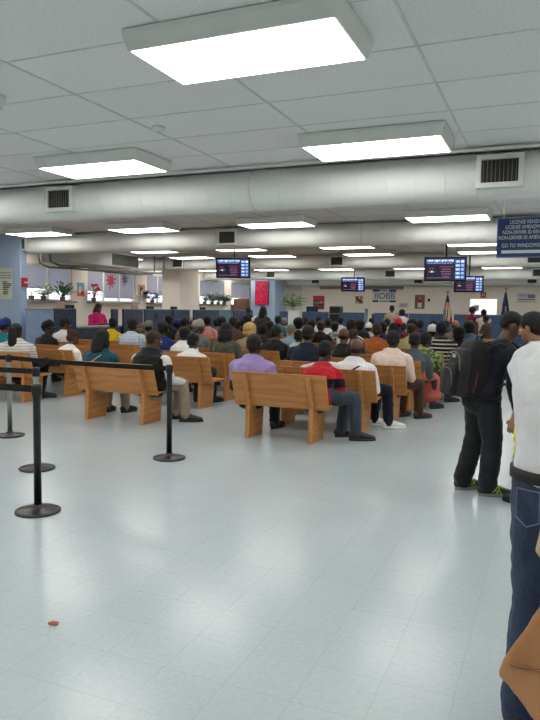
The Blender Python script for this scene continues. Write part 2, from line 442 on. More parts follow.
    if strap:
        pts = []
        for j in range(9):
            u = j/8; t = .92-.62*u; xx = (.10-.25*u)*wide; a_ = .188*wide; c_ = sp(t); pts.append((c_.x+xx, c_.y-(.128*(.4+.6*wide)+.024)*math.sqrt(max(.08, 1-(xx/a_)**2)), c_.z))
        gs = Geo(); gs.tube(pts, [(.014, .005)]*9, 8, (1, 0, 0)); ob('shoulder_strap', gs.mesh('shoulder_strap', True), cloth(strap), p)
    # trousers or skirt
    g = Geo(); e = .013+baggy
    g.tube([Pel+up*-.085*k, Pel, Pel+up*.13*k], [(.150*wide*k+baggy, (.108*(.4+.6*wide)+.014)*k+baggy), (.180*wide*k+baggy*.3, (.122*(.4+.6*wide)+.014)*k+baggy*.3), (.166*wide*k, (.109*(.4+.6*wide)+.012)*k)], 20)
    if skirt:
        q0 = (knees[0]+knees[1])/2; a0 = (ankles[0]+ankles[1])/2
        g.tube([Pel, (Pel+q0)/2, q0], [(.19, .10), (.20, .10), (.20, .085)], 18); g.tube([q0, q0*.5+a0*.5, q0*.25+a0*.75], [(.20, .08), (.22, .09), (.25, .11)], 18)
    else:
        for i in (0, 1):
            g.tube([hips[i], (hips[i]+knees[i])/2, knees[i]], [(.086+e)*k, (.078+e)*k, (.062+e)*k], 14)
            g.tube([knees[i], knees[i]*.5+ankles[i]*.5, ankles[i]+Vector((0, -.006, .012))], [(.060+e)*k, (.058+e)*k, (.052+e)*k], 14)
    ob('skirt' if skirt else 'trousers', fuse(g, max(v, .011), 'trousers', 2, .007, x), cloth(skirt or pants, ppat, (.33, .38, .46)), p)
    for i, s in enumerate((-1, 1)):
        sh = shared('shoe', lambda: fuse(foot_geo(), .007, 'shoe', 2)); zz = ankles[i].z-ank
        Mt = Matrix.Translation((ankles[i].x, ankles[i].y, zz+.002)) @ Matrix.Rotation(math.atan2(-toe.x, toe.y)-s*R(8), 4, 'Z') @ Matrix.Scale(1.08*k, 4)
        so_ = ob('shoe', sh, None, p, M=Mt)
        if not sh.materials: sh.materials.append(None)
        so_.material_slots[0].link = 'OBJECT'; so_.material_slots[0].material = paint('shoe%s' % (shoes,), shoes, .5)
        def sole_m():
            g2 = Geo(); n = 20
            out = [(.046*math.cos(2*PI*j/n)*(1+.12*math.sin(2*PI*j/n)), .068+.148*math.sin(2*PI*j/n)) for j in range(n)]
            g2.rings([[(a, b, 0) for a, b in out], [(a*1.02, b, .012) for a, b in out], [(a*.98, b, .024) for a, b in out]]); return g2.mesh('sole', True)
        sl = ob('sole', shared('sole', sole_m), None, so_)
        if not sl.data.materials: sl.data.materials.append(None)
        sl.material_slots[0].link = 'OBJECT'; sl.material_slots[0].material = paint('sole%s' % (sole,), sole, .6)
        if laces:
            def stripes():
                g3 = Geo()
                for sx in (-1, 1):
                    for y0, y1, z0_, z1 in ((.02, .075, .035, .085), (.055, .09, .03, .078), (.075, .03, .03, .075), (.10, .07, .028, .07)):
                        g3.tube([(sx*.046, y0, z0_), (sx*.046, (y0+y1)/2, (z0_+z1)/2), (sx*.030, y1, z1)], [(.005, .003)]*3, 6)
                for yy in (.06, .085, .11): g3.tube([(-.03, yy, .085-.18*(yy-.06)), (0, yy+.004, .094-.2*(yy-.06)), (.03, yy, .085-.18*(yy-.06))], [.004]*3, 6)
                return g3.mesh('laces', True)
            ob('laces', shared('laces', stripes), paint('lime', laces, .5), so_)
    return p, dict(N=N, Hc=Hc, M=M, SH=SH, EL=EL, WR=WR, Pel=Pel, sp=sp, k=k)
# ------------------------------------------------------------------ setting
CEIL, XL, XR, YB, YN = 3.2, -13.4, 5.2, 29.0, -3.0
def floor_mat():
    t = NT('vinyl_floor', .2, .36); o = t.coord(); x = t.xyz(o); T = .3048
    def cell(c, off): return t.math('FLOOR', t.math('DIVIDE', t.math('ADD', c, off), T))
    def edge(c, off):
        fr = t.math('FRACT', t.math('DIVIDE', t.math('ADD', c, off), T)); return t.math('LESS_THAN', t.math('ABSOLUTE', t.math('SUBTRACT', fr, .5)), .496)
    cv = t.add('ShaderNodeCombineXYZ'); t.L(cell(x[0], .30), cv.inputs[0]); t.L(cell(x[1], .04), cv.inputs[1])
    wn = t.add('ShaderNodeTexWhiteNoise', noise_dimensions='2D'); t.L(cv.outputs[0], wn.inputs['Vector'])
    tile = t.ramp(wn.outputs['Value'], [(0, (.66, .70, .72)), (1, (.68, .72, .735))])
    mott = t.ramp(t.noise(o, 38, 5, .7), [(.35, (.64, .675, .69)), (.65, (.705, .74, .755))])
    wear = t.noise(o, .55, 4)
    c = t.mix(.5, tile, mott); c = t.mix(t.math('MULTIPLY', t.math('GREATER_THAN', t.noise(o, 150, 1), .68), .35), c, (.62, .64, .63))
    inside = t.math('MULTIPLY', edge(x[0], .30), edge(x[1], .04)); c = t.mix(t.math('ADD', .55, t.math('MULTIPLY', inside, .45)), (.50, .53, .53), c)
    t.base(c)
    t.L(t.math('ADD', .12, t.math('MULTIPLY', wear, .20)), t.b.inputs['Roughness'])
    h = t.math('ADD', t.math('MULTIPLY', t.noise(o, 5, 2), .5), t.math('MULTIPLY', t.noise(o, 24, 2), .12)); t.bump(h, .09, .02)
    return t.m
def ceil_mat():
    t = NT('ceiling_tile', .9, .2); o = t.coord(); x = t.xyz(o)
    cv = t.add('ShaderNodeCombineXYZ')
    t.L(t.math('FLOOR', t.math('DIVIDE', t.math('ADD', x[0], 3.4), 1.29)), cv.inputs[0]); t.L(t.math('FLOOR', t.math('DIVIDE', t.math('SUBTRACT', x[1], 3.42), .69)), cv.inputs[1])
    wn = t.add('ShaderNodeTexWhiteNoise', noise_dimensions='2D'); t.L(cv.outputs[0], wn.inputs['Vector'])
    a = t.ramp(wn.outputs['Value'], [(0, (.865, .862, .86)), (1, (.90, .898, .895))])
    n = t.noise(o, 55, 4, .75); b = t.ramp(n, [(.36, (.77, .77, .77)), (.5, (.91, .908, .905))])
    t.base(t.mix(.45, a, b)); t.bump(n, .35, .004); return t.m
def wall_mat(name, c):
    return paint(name, c, .6, .015, 2, 0, .1)
CREAM = wall_mat('cream_wall', (.94, .89, .835)); BLUE = wall_mat('pale_blue_paint', (.62, .69, .80)); WHITEW = wall_mat('white_wall', (.84, .84, .82))
g = Geo(); g.box((XL-.2, YN, -.1), (XR, 34, 0)); struct('floor', g, floor_mat())
g = Geo(); g.box((XL-.2, YN, CEIL), (XR, 34, CEIL+.1)); struct('ceiling', g, ceil_mat())
g = Geo()
for i in range(-8, 8):
    x = -3.4+1.29*i
    if XL < x < XR: g.box((x-.009, YN, CEIL-.006), (x+.009, YB, CEIL))
y = 3.42-.69*9
while y < YB:
    g.box((XL, y-.007, CEIL-.004), (XR, y+.007, CEIL)); y += .69
struct('trim_1', g, paint('grid_white', (.80, .81, .80), .6))
g = Geo(); g.box((-10.82, YB, 0), (XR, YB+.15, CEIL)); struct('wall_back', g, CREAM)
g = Geo(); g.box((XR, YN, 0), (XR+.15, YB, CEIL)); struct('wall_right', g, WHITEW)
g = Geo(); g.box((XL, YN-.15, 0), (XR, YN, CEIL)); struct('wall_front', g, WHITEW)
g = Geo(); g.box((XL, 33.5, 0), (-10.82, 33.65, CEIL)); g.box((-10.82, YB+.15, 0), (-10.7, 33.5, CEIL)); struct('wall_hall', g, WHITEW)
# window wall
WINS = [(14.0, 16.0, 2), (16.72, 19.28, 3), (20.0, 22.3, 3), (23.85, 26.05, 2), (26.75, 28.75, 2)]
ZS, ZT = 1.73, 2.76
g = Geo(); g.box((XL-.2, YN, 0), (XL, 34, ZS)); g.box((XL-.2, YN, ZT), (XL, 34, CEIL)); y = YN
for a, b, n in WINS: g.box((XL-.2, y, ZS), (XL, a, ZT)); y = b
g.box((XL-.2, y, ZS), (XL, 34, ZT)); struct('wall_left', g, CREAM)
WHITEM = paint('white_metal', (.86, .86, .85), .4, .015)
def blind_mat():
    t = NT('roller_blind', .9, .1); x = t.xyz(t.coord())
    t.base(t.ramp(t.noise(t.coord('Object', (1, 3, 60)), 2, 2), [(.3, (.54, .535, .56)), (.7, (.62, .61, .635))]))
    tr = t.add('ShaderNodeBsdfTranslucent'); tr.inputs['Color'].default_value = (.55, .545, .575, 1); ms = t.add('ShaderNodeMixShader'); ms.inputs[0].default_value = .6
    out = [n for n in t.n if n.type == 'OUTPUT_MATERIAL'][0]; t.L(t.b.outputs[0], ms.inputs[1]); t.L(tr.outputs[0], ms.inputs[2]); t.L(ms.outputs[0], out.inputs['Surface']); return t.m
BLIND = blind_mat()
t = NT('glass', .02); t.base((.95, .97, .97)); t.b.inputs['Alpha'].default_value = .12; GLASS = t.m
for wi, (a, b, n) in enumerate(WINS):
    w = bpy.data.objects.new('window_%d' % (wi+1), None); COL.objects.link(w); w.location = (XL, (a+b)/2, ZS); w['kind'] = 'structure'
    L_, H_ = b-a, ZT-ZS; g = Geo()
    g.box((-.14, -L_/2, 0), (-.04, L_/2, .05)); g.box((-.14, -L_/2, H_-.05), (-.04, L_/2, H_))
    for k in range(n+1):
        y = -L_/2+L_*k/n; y0 = max(-L_/2, y-.035); y1 = min(L_/2, y+.035); g.box((-.14, y0, .05), (-.04, y1, H_-.05))
    bevel(ob('window_frame', g.mesh('window_frame'), WHITEM, w), .008)
    g = Geo(); g.box((-.10, -L_/2+.02, .03), (-.095, L_/2-.02, H_-.03)); ob('pane', g.mesh('pane'), GLASS, w)
    for k in range(n):
        drop = [.66, .70][k % 2] if wi != 1 else (.66, .86, .86)[k]
        y0, y1 = -L_/2+L_*k/n+.045, -L_/2+L_*(k+1)/n-.045; g = Geo(); g.box((-.055, y0, H_*(1-drop)), (-.050, y1, H_-.05)); g.tube([(-.052, y0, H_*(1-drop)), (-.052, y1, H_*(1-drop))], [.012, .012], 8)
        ob('blind', g.mesh('blind'), BLIND, w)
    g = Geo(); g.box((-.05, -L_/2-.05, -.05), (.16, L_/2+.05, 0)); bevel(ob('window_sill', g.mesh('window_sill'), paint('sill', (.60, .57, .53), .5), w), .01)
# interior piers
for nm, bx, m in (('trim_2', ((-12.0, 11.4, 0), (-11.0, 11.6, CEIL)), BLUE), ('trim_3', ((-12.1, 18.95, 0), (-11.4, 20.2, CEIL)), CREAM), ('trim_4', ((-12.6, 27.1, 0), (-11.4, 28.3, CEIL)), BLUE)):
    g = Geo(); g.box(*bx); bevel(struct(nm, g, m), .015)
g = Geo(); g.box((-10.82, YB-.02, 0), (XR, YB, .1)); struct('baseboard_back', g, paint('dark_base', (.15, .17, .2)))
g = Geo(); g.box((XR-.02, YN, 0), (XR, YB-.02, .1)); struct('baseboard_right', g, paint('dark_base', (.15, .17, .2)))
# hall door frame at far left
d = bpy.data.objects.new('door_1', None); COL.objects.link(d); d.location = (-11.15, 33.5, 0); d['kind'] = 'structure'
g = Geo(); g.box((-.45, -.04, 0), (.05, 0, 2.1)); ob('door_panel', g.mesh('door_panel'), WHITEM, d)
g = Geo(); g.box((-.52, -.06, 0), (-.45, 0, 2.17)); g.box((.05, -.06, 0), (.12, 0, 2.17)); g.box((-.45, -.06, 2.1), (.05, 0, 2.17)); ob('door_frame', g.mesh('door_frame'), WHITEM, d)
# ------------------------------------------------------------------ ceiling lights
HOUS = paint('light_housing', (.83, .84, .82), .45, .01); GLOW = emit('diffuser_glow', (1.0, 1.0, .975), 7.0)
def make_light():
    p = thing('ceiling_light', '', 'ceiling light', (0, 0, CEIL-.006), 0, 'box fluorescent ceiling lights')
    a, b, h = .655, .335, .115; g = Geo(); t0, t1 = (a, b), (a-.025, b-.025)
    g.rings([[(sx*t0[0], sy*t0[1], 0) for sx, sy in ((-1,-1),(1,-1),(1,1),(-1,1))], [(sx*t0[0], sy*t0[1], -h*.25) for sx, sy in ((-1,-1),(1,-1),(1,1),(-1,1))],
             [(sx*t1[0], sy*t1[1], -h) for sx, sy in ((-1,-1),(1,-1),(1,1),(-1,1))], [(sx*(t1[0]-.012), sy*(t1[1]-.012), -h) for sx, sy in ((-1,-1),(1,-1),(1,1),(-1,1))], [(sx*(t1[0]-.014), sy*(t1[1]-.014), -h+.02) for sx, sy in ((-1,-1),(1,-1),(1,1),(-1,1))]])
    ob('housing', g.mesh('housing'), HOUS, p)
    g = Geo(); g.box((-t1[0]+.013, -t1[1]+.013, -h-.002), (t1[0]-.013, t1[1]-.013, -h+.012)); ob('diffuser', g.mesh('diffuser'), GLOW, p)
    return p
LX = [1.3, -1.60, -4.58, -7.38, -10.0]; LY = [3.61, 6.05, 8.5, 10.9, 15.2, 17.3, 20.6, 23.4, 26.4]  # unseen rows and columns are added to even out the hall lighting
ROWN = ['nearest row', 'second row', 'unseen row past the first air duct', 'row before the second air duct', 'row past the televisions', 'row before the third air duct', 'unseen row past the third air duct', 'row before the fourth air duct', 'unseen row over the back counter']
COLN = ['outside the picture at right', 'rightmost visible column', 'second column from the right', 'third column from the right', 'column nearest the windows']
LFIX = {(2, 0): (-1.70, 3.59), (2, 1): (-1.55, 6.06), (3, 1): (-4.57, 5.97)}
lt = None
for j, y in enumerate([-.9, 1.2]+LY):
    for i, x in enumerate([4.2]+LX):
        jj = j-2
        if i == 0 and jj > 4: continue
        row = ('row behind the viewer', 'row above the viewer')[j] if jj < 0 else ROWN[jj]; col = 'far right, outside the picture' if i == 0 else COLN[i-1]
        lab = 'white box ceiling light, '+col+', '+row
        if (i, jj) == (2, 0): lab = 'largest and nearest glowing white box light at the top of the photo'
        q = LFIX.get((i, jj), (x, y)); lo = (q[0], q[1], CEIL-.006)
        if lt is None: lt = make_light(); lt.location = lo; lt['label'] = lab
        else: dup(lt, lo, 0, lab)
for y, nm in ((13.6, 'nearest'), (17.3, 'second nearest'), (20.6, 'third'), (23.45, 'fourth'), (26.4, 'farthest')): dup(lt, (-12.55, y, CEIL-.006), 0, 'white box ceiling light right beside the window wall, %s of them' % nm)
dup(lt, (-11.9, 30.9, CEIL-.006), 0, 'ceiling light in the small corner opening right of the far blue pier')
# ------------------------------------------------------------------ air ducts
DUCT = paint('duct_wrap', (.88, .885, .87), .85, .012, 1.5, 0, .15); VENTM = paint('vent_white', (.84, .84, .82), .5); GRILL = paint('grille_dark', (.13, .13, .12), .5)
def duct(y, r, z, label, vents, x0=XL+.02, x1=XR-.02):
    p = thing('air_duct', label, 'air duct', (0, y, z), 0, 'round ceiling air ducts'); g = Geo(); n = 40; rings = []; x = x0+.03
    while x < x1:
        for dx, k in ((-.03, 1.0), (-.004, 1.0), (0, 1.0), (.005, 1.01), (.013, 1.01), (.018, 1.0), (.022, 1.0), (.05, 1.0)): rings.append((x+dx, r*k))
        x += .30
    g.rings([[(x_, rr*math.cos(2*PI*j/n), rr*math.sin(2*PI*j/n)) for j in range(n)] for x_, rr in rings]); ob('duct_shell', g.mesh('duct_shell', True), DUCT, p)
    for vx in vents:
        g = Geo(); a, b = .215, .155; d0, d1 = -r*.72, -r-.06
        g.rings([[(vx+sx*a, d0, sz*b) for sx, sz in ((-1,-1),(1,-1),(1,1),(-1,1))], [(vx+sx*a, d1, sz*b) for sx, sz in ((-1,-1),(1,-1),(1,1),(-1,1))], [(vx+sx*(a-.045), d1, sz*(b-.045)) for sx, sz in ((-1,-1),(1,-1),(1,1),(-1,1))], [(vx+sx*(a-.045), d1+.04, sz*(b-.045)) for sx, sz in ((-1,-1),(1,-1),(1,1),(-1,1))]])
        v = ob('vent', g.mesh('vent'), VENTM, p)
        g = Geo(); g.cur = 0; g.box((vx-.168, d1+.032, -.108), (vx+.168, d1+.038, .108)); g.cur = 1
        for k in range(9): xx = vx-.15+.0375*k; g.box((xx-.003, d1+.006, -.108), (xx+.003, d1+.014, .108))
        ob('grille', g.mesh('grille'), [GRILL, paint('louver', (.42, .42, .40), .5)], v)
    for xx in (-11.6, -8.4, -3.2, 1.6):
        g = Geo(); g.tube([(xx, 0, CEIL-z-.002), (xx, 0, r*.95)], [.008, .008], 6, (1, 0, 0), False)
        g.rings([[(xx+dx, rr*math.cos(2*PI*j/n), rr*math.sin(2*PI*j/n)) for j in range(n)] for dx, rr in ((-.015, r+.001), (-.015, r+.005), (.015, r+.005), (.015, r+.001))]); ob('hanger', g.mesh('hanger'), VENTM, p)
duct(7.02, .232, 2.955, 'nearest round white air duct across the ceiling, behind the second light row', [-5.85, -.52, 3.6])
duct(11.72, .212, 2.965, 'second round air duct, right above the blue pier', [-11.1, -5.85, -.5])
duct(18.2, .20, 2.975, 'third round air duct across the middle of the hall', [-10.9, -5.67, -.45])
duct(24.38, .21, 2.955, 'fourth round air duct before the back counter', [-10.35, -5.55, -.48])
duct(28.62, .20, 2.90, 'last round air duct along the cream back wall', [-9.95, -5.3, -.78], -11.35)
g = Geo(); g.tube([(XL, 6.74, CEIL-.035), (XR, 6.74, CEIL-.035)], [.018, .018], 8); tag(ob('conduit', g.mesh('conduit', True), VENTM), 'thin pale conduit along the ceiling in front of the nearest duct', 'pipe')
p = thing('rectangular_duct', 'boxy metal duct with a dark grille hanging near the windows', 'air duct', (-11.45, 14.6, 2.86))
g = Geo(); g.box((-.45, -1.55, -.18), (.45, 1.4, .20)); bevel(ob('duct_box', g.mesh('duct_box'), paint('galvanised', (.80, .80, .78), .6, .02, 3), p), .012)
g = Geo(); g.cur = 0; g.box((.452, .15, -.13), (.462, 1.35, .16)); g.cur = 1
for k in range(10): g.box((.458, .15, -.14+.031*k), (.475, 1.35, -.132+.031*k))
ob('grille', g.mesh('grille'), [GRILL, paint('louver', (.42, .42, .40), .5)], p)
g = Geo()
for yy in (-1.2, 1.1):
    for xx in (-.4, .4): g.tube([(xx, yy, .19), (xx, yy, CEIL-2.86)], [.008, .008], 6)
ob('hanger', g.mesh('hanger'), VENTM, p)
for k, (xx, zz, rr, lb) in enumerate(((-11.15, 2.60, .035, 'thicker grey ceiling pipe running below the boxy duct'), (-11.5, 2.56, .025, 'thin grey pipe beside the thicker one below the boxy duct'))):
    g = Geo(); g.tube([(xx-.5, 13.0, CEIL-.02), (xx-.45, 13.05, zz+.1), (xx-.3, 13.2, zz), (xx, 13.8, zz), (xx, 16.2, zz), (xx-.1, 17.6, zz+.04), (xx-.12, 17.75, zz+.15), (xx-.12, 17.75, CEIL-.02)], [rr]*8, 10)
    for yy in (14.2, 16.0): g.tube([(xx, yy, zz), (xx, yy, CEIL)], [.006, .006], 6)
    tag(ob('pipe', g.mesh('pipe', True), paint('pipe_grey', (.55, .54, .52), .4, .03)), lb, 'pipe')
# ------------------------------------------------------------------ televisions
SCR = [paint('tv_black', (.03, .03, .035), .25, .005), emit('scr_navy', (.10, .10, .20), .4), emit('scr_sky', (.62, .76, .95), .8), emit('scr_white', (.95, .95, .98), .9), emit('scr_mauve', (.70, .48, .70), .5), emit('scr_blue', (.20, .30, .58), .6), emit('scr_red', (.65, .25, .40), .6)]
def make_tv():
    p = thing('television', '', 'television', (0, 0, 0), 0, 'hanging queue televisions'); W, H = .74, .43
    g = Geo(); g.box((-W/2, 0, -H/2), (W/2, .07, H/2)); g.box((-W/4, .07, -H/4), (W/4, .10, H/4)); bevel(ob('casing', g.mesh('casing'), SCR[0], p), .008)
    g = Geo(); w, h = W/2-.028, H/2-.028; e = -.001
    def r(x0, z0, x1, z1, m, d=0): g.cur = m; g.box((-w+x0*2*w, e-.0008*d-.0006, -h+z0*2*h), (-w+x1*2*w, e-.0008*d, -h+z1*2*h))
    r(0, 0, 1, 1, 1); r(.0, .74, .74, 1, 5, 1); rr = random.Random(3)
    for k in range(16):
        x = .03+.043*k; r(x, .84+.05*rr.random(), x+.034, .95, 3 if k % 4 else 2, 2)
    for k in range(9): r(.06+.07*k, .77, .10+.07*k, .81, 2, 2)
    r(.75, 0, 1, 1, 5, 1)
    for k in range(5):
        z = .06+.185*k; r(.765, z, .875, z+.12, 2, 2); r(.90, z, .975, z+.12, 2 if k != 4 else 3, 2); r(.785, z+.04, .85, z+.075, 3, 3)
    for k in range(5):
        z = .64-.115*k; L_ = (.30, .20, .26, .22, .17)[k]; x = .52-L_/2
        while x < .52+L_/2: q = .02+.03*rr.random(); r(x, z-.05, x+q, z, 4 if k else 6, 2); x += q+.012
    for x, z, m in ((.10, .58, 6), (.17, .58, 6), (.08, .42, 4), (.14, .42, 3), (.20, .42, 4)): r(x, z-.08, x+.045, z, m, 2)
    for k in range(11): r(.05+.055*k, .07, .09+.055*k, .11, 4, 2)
    ob('screen', g.mesh('screen'), SCR, p)
    return p
def place_tv(x, y, z, rz, label, first=[None]):
    if first[0] is None:
        o = first[0] = make_tv(); o.location = (x, y, z); o.rotation_euler = (0, 0, rz); o['label'] = label
        for c in o.children: c.rotation_euler = (R(6), 0, 0)
    else:
        o = bpy.data.objects.new('television', None); COL.objects.link(o); tag(o, label, 'television', 'hanging queue televisions'); o.location = (x, y, z); o.rotation_euler = (0, 0, rz)
        for c in first[0].children:
            if c.name.startswith('ceiling_mount'): continue
            d = c.copy(); COL.objects.link(d); d.parent = o
    g = Geo(); t = CEIL-z; g.tube([(0, .14, -.05), (0, .14, t)], [.018, .018], 10); g.box((-.07, .07, t-.012), (.07, .21, t)); g.box((-.09, .08, -.1), (.09, .13, .08)); ob('ceiling_mount', g.mesh('ceiling_mount'), SCR[0], o)
    return o
for x, y, z, rz, lb in ((-6.28, 12.6, 2.45, R(16), 'black hanging television tilted down over the left benches'), (-1.79, 12.1, 2.355, R(4), 'largest hanging television with blue and purple screen, over the right benches'),
                        (-5.63, 19.5, 2.375, 0, 'small looking hanging television in the middle in front of the back wall'), (-2.02, 17.8, 2.32, R(4), 'hanging television partly behind the largest one')):
    place_tv(x, y, z, rz, lb)
# ------------------------------------------------------------------ hanging blue sign
p = thing('hanging_sign', 'blue hanging sign with white lettering at the right, reading GO TO WINDOWS', 'sign', (-.315, 8.2, 2.47))
NAVY = paint('sign_blue', (.13, .22, .44), .4, .01); INK = paint('sign_white', (.86, .87, .86), .5, .01)
g = Geo(); g.box((-.312, 0, -.225), (.312, .025, .222)); ob('board', g.mesh('board'), NAVY, p)
g = Geo()
for a, b in (((-.318, -.004, -.232), (.318, .03, -.222)), ((-.318, -.004, .219), (.318, .03, .229)), ((-.318, -.004, -.222), (-.309, .03, .219)), ((.309, -.004, -.222), (.318, .03, .219))): g.box(a, b)
ob('sign_frame', g.mesh('sign_frame'), paint('sign_edge', (.42, .50, .66), .4), p)
for body, x0, z, w in (('LICENSE RENEWAL', -.180, .158, .40), ('LICENSE AMENDMENT', -.226, .099, .452), ('NON-DRIVER ID RENEWAL', -.257, .040, .53), ('NON-DRIVER ID AMENDMENT', -.300, -.021, .60), ('GO TO WINDOWS 2', -.262, -.112, .45)):
    text(body, .062, INK, p, Matrix.Translation((x0, -.003, z)) @ UPRIGHT, width=w)
g = Geo(); g.box((-.26, -.004, -.182), (.28, 0, -.146)); ob('white_strip', g.mesh('white_strip'), INK, p)
g = Geo()
for xx in (-.25, .25): g.tube([(xx, .012, .225), (xx, .012, CEIL-2.47)], [.005, .005], 6)
ob('hanging_rod', g.mesh('hanging_rod'), VENTM, p)
# ------------------------------------------------------------------ benches
OAK = wood(); BENCH = {}
def make_bench(L_, name='wooden_bench'):
    p = thing(name, '', 'bench', (0, 0, 0), 0, 'rows of oak benches'); h = L_/2
    g = Geo(); g.prism([(.085, .40), (.115, .40), (-.035, .83), (-.065, .83)], -h, h); bevel(ob('backrest', g.mesh('backrest', uv=True), OAK, p), .006)
    g = Geo(); g.prism([(.10, .415), (.52, .43), (.525, .445), (.52, .458), (.10, .44)], -h+.02, h-.02); bevel(ob('seat', g.mesh('seat', uv=True), OAK, p), .005)
    for s in (-1, 1):
        x = s*(h-.20); g = Geo(); g.prism([(0, 0), (.42, 0), (.47, .415), (.085, .415), (.075, .45), (-.068, .80), (-.115, .80), (.02, .42)], x-.028, x+.028)
        bevel(ob('leg', g.mesh('leg', uv='v'), OAK, p), .005)
    return p
NR = ['front row', 'second row', 'third row', 'fourth row', 'fifth row', 'sixth row', 'seventh row', 'eighth row', 'ninth row', 'tenth row', 'eleventh row', 'twelfth row', 'thirteenth row', 'fourteenth row']
def bench(x0, x1, y, label):
    L_ = round(x1-x0, 2); lo = ((x0+x1)/2, y, 0)
    if L_ in BENCH: return dup(BENCH[L_], lo, 0, label)
    b = make_bench(L_); b.location = lo; b['label'] = label; BENCH[L_] = b; return b
RB = [(7.25, -3.60, -2.37), (8.22, -3.52, -2.03), (9.15, -3.72, -1.83), (10.2, -3.74, -1.82), (11.2, -3.79, -1.82), (12.3, -4.0, -1.78)]+[(y, -4.0, -1.45) for y in (13.4, 14.5, 15.6, 16.7, 17.8, 18.9, 19.9)]
CB = [(7.4, -6.17, -4.84), (9.0, -6.35, -4.86), (10.0, -6.95, -4.92), (11.1, -6.9, -4.55)]+[(y, -7.0, -4.6) for y in (12.2, 13.3, 14.4, 15.5, 16.6, 17.7, 18.8, 19.9, 21.0)]
LB = [(8.2, -9.35, -7.72), (9.1, -9.6, -7.6)]+[(y, -10.0, -7.6) for y in (10.1, 11.1, 12.2, 13.3, 14.4, 15.5, 16.6, 17.7, 18.8, 19.9)]
for nm, L_ in (('right', RB), ('middle', CB), ('left', LB)):
    for i, (y, a, b) in enumerate(L_):
        lab = 'oak bench in the %s block, %s from the camera' % (nm, NR[i])
        if nm == 'right' and i == 0: lab = 'nearest oak bench, with the lavender shirt and the red sweater on it'
        if nm == 'middle' and i == 0: lab = 'oak bench behind the black belt post, with the man in the black vest'
        if nm == 'left' and i == 0: lab = 'oak bench at the left edge under the ponytailed woman'
        bench(a, b, y, lab)
# ------------------------------------------------------------------ belt stanchions
BLK = paint('post_black', (.07, .07, .075), .35, .01); SIL = paint('post_silver', (.62, .63, .62), .3, .02, 6, .8); RUB = paint('rubber', (.09, .09, .09), .7)
def stanchion(x, y, m, label):
    p = thing('belt_stanchion', label, 'belt stanchion', (x, y, 0), 0, 'queue belt stanchions')
    g = Geo(); g.lathe([(.168, 0), (.172, .006), (.170, .014), (.15, .022), (.06, .032), (.036, .045), (.034, .06)], 40); ob('base', g.mesh('base', True), BLK, p)
    g = Geo(); g.lathe([(.029, .05), (.029, .90), (.031, .905), (.031, .915)], 24); ob('post', g.mesh('post', True), m, p)
    g = Geo(); g.lathe([(.037, .91), (.037, .985), (.034, .995), (.02, 1.0)], 24)
    for a in range(4): c, s = math.cos(a*PI/2), math.sin(a*PI/2); g.tube([(c*.034, s*.034, .92), (c*.034, s*.034, .98)], [.011, .011], 8)
    ob('belt_head', g.mesh('belt_head', True), BLK, p); return p
stanchion(-3.60, 3.88, BLK, 'nearest black belt stanchion with a round base')
stanchion(-4.57, 4.92, SIL, 'belt stanchion hidden behind the nearest one, only its silver top and black base showing')
stanchion(-3.66, 5.88, BLK, 'black belt stanchion on the right, in front of the vest man\'s bench')
stanchion(-6.02, 6.03, SIL, 'silver belt stanchion at the left edge of the photo')
stanchion(-6.3, 3.95, BLK, 'belt stanchion outside the left picture edge, nearest line'); stanchion(-7.1, 5.0, SIL, 'belt stanchion outside the left picture edge, middle line')
stanchion(-8.3, 6.12, SIL, 'belt stanchion outside the left picture edge, far line')
BELT = cloth((.06, .06, .065))
def belt(a, b, label, z0=.957, sag=.012):
    g = Geo(); A, B = Vector(a), Vector(b); d = (B-A).normalized(); A += d*.04; B -= d*.04; n = Vector((-d.y, d.x, 0))*.0012; K = 12; rings = []
    for k in range(K+1):
        t = k/K; c = A.lerp(B, t); z = z0-sag*4*t*(1-t)
        rings.append([(c.x+sx*n.x, c.y+sx*n.y, z+sz*.026) for sx, sz in ((-1,-1),(1,-1),(1,1),(-1,1))])
    g.rings(rings); tag(ob('belt', g.mesh('belt'), BELT), label, 'belt', 'black queue belts')
belt((-6.3, 3.95, 0), (-3.60, 3.88, 0), 'black belt running left from the nearest stanchion'); belt((-7.1, 5.0, 0), (-4.57, 4.92, 0), 'black belt running left from the silver topped hidden stanchion')
belt((-6.02, 6.03, 0), (-3.66, 5.88, 0), 'long black belt crossing in front of the vest man\'s bench'); belt((-8.3, 6.12, 0), (-6.02, 6.03, 0), 'black belt leaving the silver stanchion to the left')
# ------------------------------------------------------------------ service counters
PDK = cloth((.22, .26, .33)); PTRIM = paint('panel_trim', (.40, .45, .53), .5); TEAL = cloth((.33, .45, .50)); PBL = cloth((.52, .60, .72)); CTOP = paint('counter_top', (.48, .50, .52), .4); BKB = cloth((.29, .36, .48))
def panel(kind, x0, x1, y0, y1, h, m, label, base=0):
    """upright fabric partition with a cap rail and two feet"""
    p = thing('partition_panel', label, 'partition', ((x0+x1)/2, (y0+y1)/2, 0), 0, 'partition panels of the service counters'); a, b = (x1-x0)/2, (y1-y0)/2
    g = Geo(); g.box((-a, -b, .03), (a, b, h-.02)); bevel(ob('fabric_panel', g.mesh('fabric_panel'), m, p), .006)
    g = Geo(); g.box((-a-.005, -b-.005, h-.02), (a+.005, b+.005, h)); bevel(ob('cap_rail', g.mesh('cap_rail'), PTRIM, p), .005)
    g = Geo(); g.box((-a-.004, -b-.004, 0), (a+.004, b+.004, .03)); ob('kick_rail', g.mesh('kick_rail'), paint('dark_base', (.15, .17, .2)), p); return p
X0 = -10.83
panel('l', X0, X0+.06, 11.35, 12.2, 1.51, PBL, 'pale blue partition right of the blue pier at the left')
